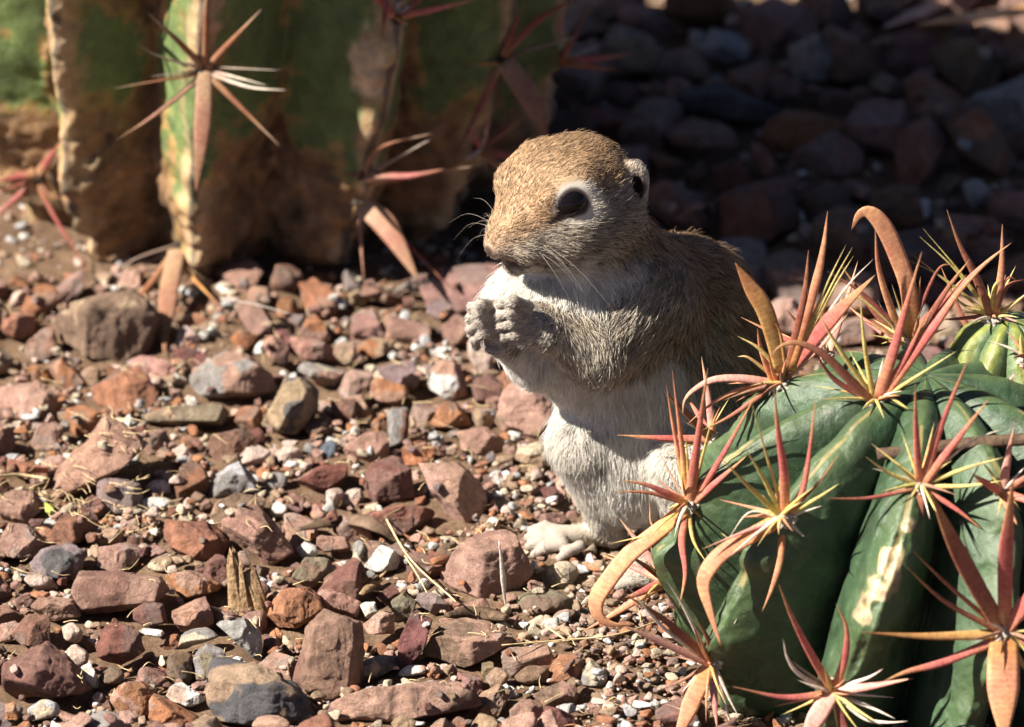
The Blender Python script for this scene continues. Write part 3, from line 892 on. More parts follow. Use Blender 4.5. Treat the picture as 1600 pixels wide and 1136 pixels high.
# forelegs, near then far
NEAR = [(1005, 462, -0.6, 62), (938, 545, -2.3, 41), (852, 514, -3.0, 27), (826, 500, -3.1, 23)]
cone(NEAR[0], NEAR[1], 1.2, None, 0.5, 'arm')
cone(NEAR[1], NEAR[2], 0.6, (0.45, 0.0, -0.9), 0.36, 'arm')
cone(NEAR[2], NEAR[3], 0.4, (-1, 0, -0.25), 0.16, 'paw')
FAR = [(880, 480, -0.6, 50), (836, 560, -1.4, 36), (785, 528, -2.7, 24), (772, 512, -2.85, 20)]
cone(FAR[0], FAR[1], 0.9, None, 0.45, 'chest')
cone(FAR[1], FAR[2], 0.5, (0.3, 0, -1), 0.34, 'chest')
cone(FAR[2], FAR[3], 0.35, (-1, 0, -0.2), 0.2, 'paw')
def finger(pts, r0, r1, length=0.16):
    n = len(pts) - 1
    for i in range(n):
        ra = r0 + (r1 - r0) * i / n
        rb = r0 + (r1 - r0) * (i + 1) / n
        cone((*pts[i], ra), (*pts[i + 1], rb), 0.07 if i else 0.12, None, length, 'paw')
FINGER_TIPS = []
for i, (dy, ln) in enumerate(((0, 0), (13, 3), (26, 2), (38, -4))):          # near paw: four fingers curled round to the left
    x0 = 826 - ln
    dy = dy * 1.35
    pts = [(x0, 479 + dy * 0.8, -3.6 + 0.10 * i), (802 - ln, 470 + dy, -3.95 + 0.08 * i), (784 - ln, 474 + dy * 1.0, -3.7 + 0.05 * i), (776 - ln * 0.5, 484 + dy * 0.95, -3.2)]
    finger(pts, 9.0, 6.5)
    FINGER_TIPS.append((pts[-2], pts[-1]))
finger([(838, 528, -3.3), (818, 534, -3.5), (800, 530, -3.4)], 10, 7)
for i, (dx, ln) in enumerate(((0, 4), (-4, 0), (-3, -3), (4, -6))):          # far paw: fingers curled over the front
    y0 = 478 + 17 * i
    pts = [(772, y0, -3.25), (752 + dx, y0 - 6 + ln, -3.65), (738 + dx, y0 + 2, -3.5), (740 + dx, y0 + 13, -3.1)]
    finger(pts, 9.0, 6.5)
    FINGER_TIPS.append((pts[-2], pts[-1]))
finger([(790, 540, -2.9), (778, 548, -3.2), (766, 546, -3.3)], 10, 7)
# hind legs: right (far) one shows, left one behind the cactus
cone((968, 690, 1.0, 78), (908, 692, -0.7, 46), 0.8, (-0.2, 0, -1), 0.45, 'leg')
cone((908, 692, -0.7, 43), (945, 806, 0.35, 23), 0.5, None, 0.42, 'leg')
cone((945, 806, 0.35, 26), (957, 832, 0.45, 19), 0.4, None, 0.28, 'leg')
cone((957, 833, 0.45, 19), (868, 838, -0.05, 16), 0.3, (-1, 0, -0.1), 0.1, 'foot')
TOES = [((878, 831, 0.1), (852, 822, 0.25), (830, 828, 0.25)), ((876, 837, -0.1), (846, 833, 0.0), (825, 840, 0.0)), ((876, 844, -0.35), (846, 844, -0.3), (826, 853, -0.3)),
        ((880, 851, -0.55), (853, 856, -0.6), (835, 866, -0.6)), ((906, 853, -0.65), (888, 862, -0.85), (874, 873, -0.9))]
for t in TOES:
    finger(t, 9.5, 7.0, 0.09)
cone((1088, 690, 0.6, 92), (1074, 736, -2.0, 50), 0.9, (-0.2, 0, -1), 0.45, 'leg')
cone((1074, 736, -2.0, 48), (1084, 862, -1.4, 27), 0.6, None, 0.42, 'leg')
cone((1072, 868, -1.5, 22), (1005, 886, -2.5, 18), 0.3, None, 0.2, 'foot')
for j in range(4):
    y = 880 + 8 * j
    finger([(1012, y, -2.35 - 0.22 * j), (990, y + 4, -2.45 - 0.2 * j), (966, y + 13, -2.6 - 0.2 * j)], 10.5, 8, 0.15)
# tail lying behind on the gravel
TAILP = [(1120, 760, 5.2, 46), (1185, 735, 6.6, 34), (1235, 700, 7.4, 28)]
for i in range(2):
    cone(TAILP[i], TAILP[i + 1], 0.5, None, 0.7, 'back')

def surface_nets(F, lo, res):
    nx, ny, nz = F.shape
    inside = F < 0
    c = [inside[dx:nx - 1 + dx, dy:ny - 1 + dy, dz:nz - 1 + dz] for dx in (0, 1) for dy in (0, 1) for dz in (0, 1)]
    cnt = sum(x.astype(np.int8) for x in c)
    act = (cnt > 0) & (cnt < 8)
    idx = np.full(act.shape, -1, np.int64)
    cells = np.argwhere(act)
    idx[act] = np.arange(len(cells))
    acc = np.zeros((len(cells), 3))
    num = np.zeros(len(cells))
    corners = [(dx, dy, dz) for dx in (0, 1) for dy in (0, 1) for dz in (0, 1)]
    vals = [F[cells[:, 0] + dx, cells[:, 1] + dy, cells[:, 2] + dz] for dx, dy, dz in corners]
    for i in range(8):
        for j in range(i + 1, 8):
            if sum(abs(corners[i][k] - corners[j][k]) for k in range(3)) != 1:
                continue
            a, b = vals[i], vals[j]
            m = (a < 0) != (b < 0)
            t = np.where(m, a / np.where(m, a - b, 1), 0)
            p = np.array(corners[i]) + t[:, None] * (np.array(corners[j]) - np.array(corners[i]))
            acc += np.where(m[:, None], p, 0)
            num += m
    verts = lo + res * (cells + acc / num[:, None])
    faces = []
    for ax in range(3):
        u, v = (ax + 1) % 3, (ax + 2) % 3
        s0, s1 = [slice(None)] * 3, [slice(None)] * 3
        s0[ax], s1[ax] = slice(0, -1), slice(1, None)
        A, B = inside[tuple(s0)], inside[tuple(s1)]
        e = np.argwhere(A != B)
        e = e[(e[:, u] > 0) & (e[:, v] > 0) & (e[:, u] < F.shape[u] - 1) & (e[:, v] < F.shape[v] - 1)]
        flip = A[e[:, 0], e[:, 1], e[:, 2]]
        q = []
        for du, dv in ((1, 1), (0, 1), (0, 0), (1, 0)):
            t = e.copy()
            t[:, u] -= du
            t[:, v] -= dv
            q.append(idx[t[:, 0], t[:, 1], t[:, 2]])
        q = np.stack(q, 1)
        q[~flip] = q[~flip][:, ::-1]
        faces.append(q)
    return verts, np.vstack(faces)

SV, SF = surface_nets(FIELD, SQ_LO, SQ_RES)
# relax a little, then normals
def neighbours_mean(V, F):
    acc, n = np.zeros_like(V), np.zeros(len(V))
    for a, b in ((0, 1), (1, 2), (2, 3), (3, 0)):
        np.add.at(acc, F[:, a], V[F[:, b]])
        np.add.at(acc, F[:, b], V[F[:, a]])
        np.add.at(n, F[:, a], 1)
        np.add.at(n, F[:, b], 1)
    return acc / np.maximum(n, 1)[:, None]
for _ in range(1):
    SV = SV * 0.5 + neighbours_mean(SV, SF) * 0.5
fn = np.cross(SV[SF[:, 2]] - SV[SF[:, 0]], SV[SF[:, 3]] - SV[SF[:, 1]])
VN = np.zeros_like(SV)
for i in range(4):
    np.add.at(VN, SF[:, i], fn)
VN = unit(VN)

BODYF = unit(np.array([-0.72, -0.69, 0.0]))
def sq_fields(p, n):
    """blended fur direction, length and colour at skin points p"""
    ds = np.stack([f(p) for f, _, _, _ in PRIMS], 1)
    w = np.exp(-np.maximum(ds, -0.3) / 0.16)
    w /= w.sum(1, keepdims=True)
    d = w @ np.array([x[1] for x in PRIMS])
    L = w @ np.array([x[2] for x in PRIMS])
    tags = {}
    for i, x in enumerate(PRIMS):
        tags[x[3]] = tags.get(x[3], 0) + w[:, i]
    T = lambda k: tags.get(k, np.zeros(len(p)))
    ha, hb, hc = ((p - HM) @ HF) / K, ((p - HM) @ HS) / K, ((p - HM) @ HN) / K
    nz = fbm(p * 1.1, 3, 40)
    nf = fbm(p * 3.0, 2, 60)
    C = lambda *c: np.array(c)
    col = np.zeros((len(p), 3))
    tan_back, white, grey = C(0.58, 0.40, 0.25), C(0.89, 0.86, 0.80), C(0.60, 0.48, 0.35)
    # trunk: white front, tan back, greyer flank
    front = n @ BODYF + 0.12 * nz
    fr = sstep(0.04, 0.44, front)
    mid = sstep(-0.25, 0.2, front)
    low = sstep(7.0, 4.0, p[:, 2])
    back = tan_back * (1 - mid[:, None]) + grey * mid[:, None]
    back = back * (1 - 0.45 * low[:, None]) + grey * 0.45 * low[:, None]
    trunk = back * (1 - fr[:, None]) + white * fr[:, None]
    # head: sandy crown, grey brown cheeks, pale throat
    crown = sstep(-14, 12, hc + 19 + 6 * nz + 0.33 * np.maximum(ha, 0) - 0.05 * np.maximum(-ha, 0))
    throat = sstep(-92, -118, hc + 5 * nz)
    headc = C(0.63, 0.545, 0.44) * np.ones((len(p), 1))
    headc = headc * (1 - crown[:, None]) + C(0.60, 0.41, 0.25) * crown[:, None]
    headc = headc * (1 - throat[:, None]) + C(0.80, 0.74, 0.66) * throat[:, None]
    for e, b in EYES:
        q = p - e
        da, dc = (q @ HF) / (38.5 * K), (q @ HN) / (33 * K)
        ring = 0.9 * sstep(1.12, 0.9, np.sqrt(da * da + dc * dc)) * ((q @ HS) * b > -0.2)
        headc = headc * (1 - ring[:, None]) + C(0.86, 0.80, 0.70) * ring[:, None]
    mouth = sstep(0.22, 0.08, np.minimum(*[sd_cone(H(112, 0, -88), H(62, 40 * b, -104), 4 * K, 3 * K)[0](p) for b in (1, -1)]))
    headc = headc * (1 - 0.75 * mouth[:, None]) + C(0.16, 0.09, 0.07) * 0.75 * mouth[:, None]
    wt = lambda *k: sum(T(x) for x in k)[:, None]
    col = wt('back', 'belly', 'chest', 'neck') * trunk
    ch = wt('neck') * sstep(0.35, 0.0, front)[:, None]
    col = col + wt('head', 'cheek', 'chin') * headc
    col = col + wt('ear') * C(0.62, 0.54, 0.46)
    col = col + wt('nose') * C(0.46, 0.29, 0.21)
    col = col + wt('arm') * (C(0.62, 0.52, 0.40) * (1 - 0.35 * fr[:, None]) + white * 0.35 * fr[:, None])
    col = col + wt('paw') * C(0.72, 0.67, 0.60)
    col = col + wt('leg') * (C(0.82, 0.78, 0.71))
    col = col + wt('foot') * C(0.64, 0.53, 0.40)
    bare = np.zeros(len(p))
    for e, b in EYES:
        bare = np.maximum(bare, sstep(EYE_R * 1.13, EYE_R * 1.04, np.linalg.norm((p - e) + np.outer((p - e) @ HN, HN) * 0.19, axis=1)))
    for e, b in EYES:
        q1, q2 = e + HS * b * 20 * K, H(46, 60 * b, -30)
        dq = q2 - q1
        tt = np.clip((p - q1) @ dq / (dq @ dq), 0, 1)
        bare = np.maximum(bare, sstep(1.0, 0.75, np.linalg.norm(p - q1 - tt[:, None] * dq, axis=1) / ((26 - 20 * tt) * K)))
    for b in (1, -1):
        hole = np.linalg.norm(p - (H(-119, 63 * b, -46) + unit(HS * b * 0.75 + HF * 0.62) * 10 * K), axis=1)
        bare = np.maximum(bare, sstep(24 * K, 16 * K, hole))
    tip = np.linalg.norm(p - H(120, 0, -64), axis=1)
    bare = np.maximum(bare, sstep(12 * K, 8 * K, tip))
    return d, L, np.clip(col * (1 + 0.10 * nf[:, None]), 0.02, 0.95), bare, T

d0, L0, C0, B0, T0 = sq_fields(SV, VN)
skin = C0 * 0.62 * (1 - B0[:, None]) + np.array([0.05, 0.032, 0.028]) * B0[:, None]
pk = T0('paw')[:, None]
skin = skin * (1 - 0.6 * pk) + np.array([0.22, 0.165, 0.13]) * 0.6 * pk

def skin_material():
    m, nt, b = new_mat('skin')
    a = attr(nt, 'col')
    nt.links.new(a.outputs['Color'], b.inputs['Base Color'])
    b.inputs['Roughness'].default_value = 0.7
    b.inputs['Specular IOR Level'].default_value = 0.25
    n = noise(nt, 14, 5, 0.7)
    bump(nt, b, n.outputs['Fac'], 0.4, 0.03)
    return m

def fur_material():
    m, nt, b = new_mat('fur')
    a = attr(nt, 'col')
    nt.links.new(a.outputs['Color'], b.inputs['Base Color'])
    b.inputs['Roughness'].default_value = 0.55
    b.inputs['Specular IOR Level'].default_value = 0.25
    tr = nt.nodes.new('ShaderNodeBsdfTranslucent')
    nt.links.new(a.outputs['Color'], tr.inputs['Color'])
    mx = nt.nodes.new('ShaderNodeMixShader')
    mx.inputs[0].default_value = 0.32
    nt.links.new(b.outputs[0], mx.inputs[1])
    nt.links.new(tr.outputs[0], mx.inputs[2])
    nt.links.new(mx.outputs[0], nt.nodes['Material Output'].inputs['Surface'])
    return m

SQ_BASE = np.array([5.2, 0.6, 0.0])
squirrel = empty('ground_squirrel', SQ_BASE)
tag(squirrel, 'sandy brown ground squirrel sitting upright on the gravel, holding its front paws together', 'squirrel')
body = link('body', make_mesh('body', SV - SQ_BASE, SF, True, skin), skin_material(), squirrel)

def strands(n_total, seed):
    rng = np.random.default_rng(seed)
    a, b, c, d = (SV[SF[:, i]] for i in range(4))
    area = np.linalg.norm(np.cross(c - a, d - b), axis=1)
    fi = rng.choice(len(SF), n_total, p=area / area.sum())
    u, v = rng.random(n_total)[:, None], rng.random(n_total)[:, None]
    pick = lambda X: (X[SF[fi, 0]] * (1 - u) + X[SF[fi, 1]] * u) * (1 - v) + (X[SF[fi, 3]] * (1 - u) + X[SF[fi, 2]] * u) * v
    p, n = pick(SV), unit(pick(VN))
    dirs, L, col, bare, T = sq_fields(p, n)
    keep = (bare < rng.random(n_total) * 0.6 + 0.02) & (p[:, 2] > 0.05)
    p, n, dirs, L, col = p[keep], n[keep], dirs[keep], L[keep], col[keep]
    near_eye = np.min([np.linalg.norm(p - e, axis=1) for e, b in EYES], axis=0)
    L = L * (0.38 + 0.62 * sstep(EYE_R * 1.0, EYE_R + 15 * K, near_eye))
    soft = sum(T(k) for k in ('belly', 'chest', 'back', 'neck', 'leg', 'arm'))[keep]
    m = len(p)
    # clumps: fur leans the same way within small patches
    clump = np.stack([vnoise(p * 2.6, 11), vnoise(p * 2.6, 12), vnoise(p * 2.6, 13)], 1)
    fine = np.stack([vnoise(p * 7.0, 21), vnoise(p * 7.0, 22), vnoise(p * 7.0, 23)], 1)
    t = unit(dirs) + 0.26 * clump + 0.14 * fine + rng.normal(0, 0.17, (m, 3))
    t = unit(t - n * np.sum(t * n, 1, keepdims=True))
    lift = (0.24 + 0.2 * rng.random(m) + 0.10 * vnoise(p * 3.1, 31))[:, None]
    L = (1.04 * L * (0.5 + 0.75 * rng.random(m)) * (1 + 0.15 * vnoise(p * 1.7, 33)))[:, None]
    stray = (rng.random(m) < 0.04) & (L[:, 0] > 0.14)
    lift = np.where(stray[:, None], lift * 1.7, lift)
    L = np.where(stray[:, None], L * 1.25, L)
    NPT = 5
    pts = np.empty((m, NPT, 3), np.float32)
    for i in range(NPT):
        s = i / (NPT - 1)
        pts[:, i] = p - n * 0.02 + (t * (1 - 0.10 * s) + n * (lift * 1.3 - lift * 0.75 * s)) * L * s + np.array([0, 0, -0.05]) * L * s * s + fine * 0.04 * L * s * s
    # agouti: some hairs dark, pale tips
    r = rng.random(m)
    grizzle = np.where(r < 0.25, 0.22, np.where(r < 0.48, 0.55, 0.90 + 0.24 * rng.random(m)))
    whiteness = sstep(0.66, 0.8, col.mean(1))
    grizzle = grizzle * (1 - 0.7 * whiteness) + 0.7 * whiteness * (0.8 + 0.4 * rng.random(m))
    grizzle *= 1 + 0.14 * vnoise(p * 5.0, 35) + 0.3 * (1 - whiteness) * vnoise(p * 13.0, 36)
    cc = np.ones((m, NPT, 4), np.float32)
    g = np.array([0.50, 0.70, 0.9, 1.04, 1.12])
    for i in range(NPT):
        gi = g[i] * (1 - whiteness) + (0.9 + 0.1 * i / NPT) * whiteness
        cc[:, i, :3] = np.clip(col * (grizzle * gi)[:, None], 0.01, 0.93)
    rad = np.empty((m, NPT), np.float32)
    base = (0.0052 + 0.0034 * rng.random(m)) * (0.85 + 0.3 * soft)
    for i, q in enumerate((1.0, 0.95, 0.8, 0.55, 0.12)):
        rad[:, i] = base * q
    return pts, cc, rad

pts, cc, rad = strands(FUR_COUNT, 5)
hc = bpy.data.hair_curves.new('fur')
hc.add_curves([pts.shape[1]] * len(pts))
hc.attributes['position'].data.foreach_set('vector', (pts - SQ_BASE.astype(np.float32)).ravel())
ra = hc.attributes.get('radius') or hc.attributes.new('radius', 'FLOAT', 'POINT')
ra.data.foreach_set('value', rad.ravel())
ca_ = hc.attributes.new('col', 'FLOAT_COLOR', 'POINT')
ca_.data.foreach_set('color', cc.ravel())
link('fur', hc, fur_material(), squirrel)

# eyes
em, nt, b = new_mat('eye_black')
b.inputs['Base Color'].default_value = (0.006, 0.005, 0.006, 1)
b.inputs['Roughness'].default_value = 0.03
b.inputs['Specular IOR Level'].default_value = 0.22
lid_m = plain_material('eyelid', [(0.3, (0.03, 0.02, 0.018)), (0.7, (0.07, 0.05, 0.04))], 9, 0.6)
for e, bsign in EYES:
    v, f = icosphere(4)
    v = v - np.outer(v @ HN, HN) * 0.17
    link('eye', make_mesh('eye', v * EYE_R + e - SQ_BASE, f), em, squirrel)
# whiskers
wm, nt, b = new_mat('whisker')
b.inputs['Base Color'].default_value = (0.50, 0.44, 0.37, 1)
b.inputs['Roughness'].default_value = 0.4
wr = np.random.default_rng(3)
for bsign in (1, -1):
    for i in range(9 if bsign < 0 else 5):
        a0 = H(72 - 5 * (i % 4), bsign * (46 + 3 * (i % 3)), -64 - 7 * (i // 4))
        out = HS * bsign * (0.75 + 0.3 * wr.random()) + HF * (0.25 - 0.6 * wr.random()) + HN * (0.25 - 0.85 * wr.random())
        L = 1.7 + 2.0 * wr.random()
        pth = catmull([a0, a0 + out * L * 0.5, a0 + out * L + np.array([0.1, 0.15, -0.45]) * L * 0.6], 10)
        v, f, al, dd = tube(pth, np.linspace(0.004, 0.0012, 10), 5)
        link('whisker', make_mesh('whisker', v - SQ_BASE, f), wm, squirrel)
# claws on the visible toes
clm = plain_material('claw', [(0.3, (0.10, 0.07, 0.05)), (0.7, (0.25, 0.19, 0.14))], 6, 0.4)
for t in TOES:
    a, b2 = P(*t[1]), P(*t[2])
    d = unit(b2 - a)
    pth = catmull([b2 + d * 0.08, b2 + d * 0.24 + np.array([0, 0, 0.02]), b2 + d * 0.36 + np.array([0, 0, -0.08])], 7)
    v, f, al, dd = tube(pth, np.linspace(0.055, 0.008, 7), 6)
    link('claw', make_mesh('claw', v - SQ_BASE, f), clm, squirrel)
for a, b2 in FINGER_TIPS:
    a, b2 = P(*a), P(*b2)
    d = unit(b2 - a)
    pth = catmull([b2 + d * 0.08, b2 + d * 0.2, b2 + d * 0.28 + np.array([0.05, 0.05, -0.04])], 6)
    v, f, al, dd = tube(pth, np.linspace(0.04, 0.006, 6), 6)
    link('claw', make_mesh('claw', v - SQ_BASE, f), clm, squirrel)
# ------------------------------------------------------------------ stones
CN = {
    'mauve': (.37, .215, .17), 'dark mauve': (.25, .135, .105), 'maroon': (.21, .095, .076), 'rust': (.39, .18, .105), 'orange': (.44, .20, .10),
    'pink': (.52, .315, .25), 'pale pink': (.66, .49, .42), 'tan': (.40, .28, .19), 'brown': (.25, .165, .115), 'cream': (.62, .52, .39),
    'white': (.78, .75, .71), 'grey': (.33, .31, .295), 'dark grey': (.12, .112, .115), 'blue grey': (.13, .165, .19), 'olive': (.25, .21, .145),
    'red brown': (.27, .125, .085), 'pink brown': (.43, .265, .20), 'purple grey': (.26, .195, .19), 'light grey': (.56, .56, .56),
}
z8p, zCp, zBp, zAp = (.3344, 0, 280), (.3125, 400, 460), (.4367, 450, 640), (.4367, 0, 640)
FULL = (1.0, 0, 0)
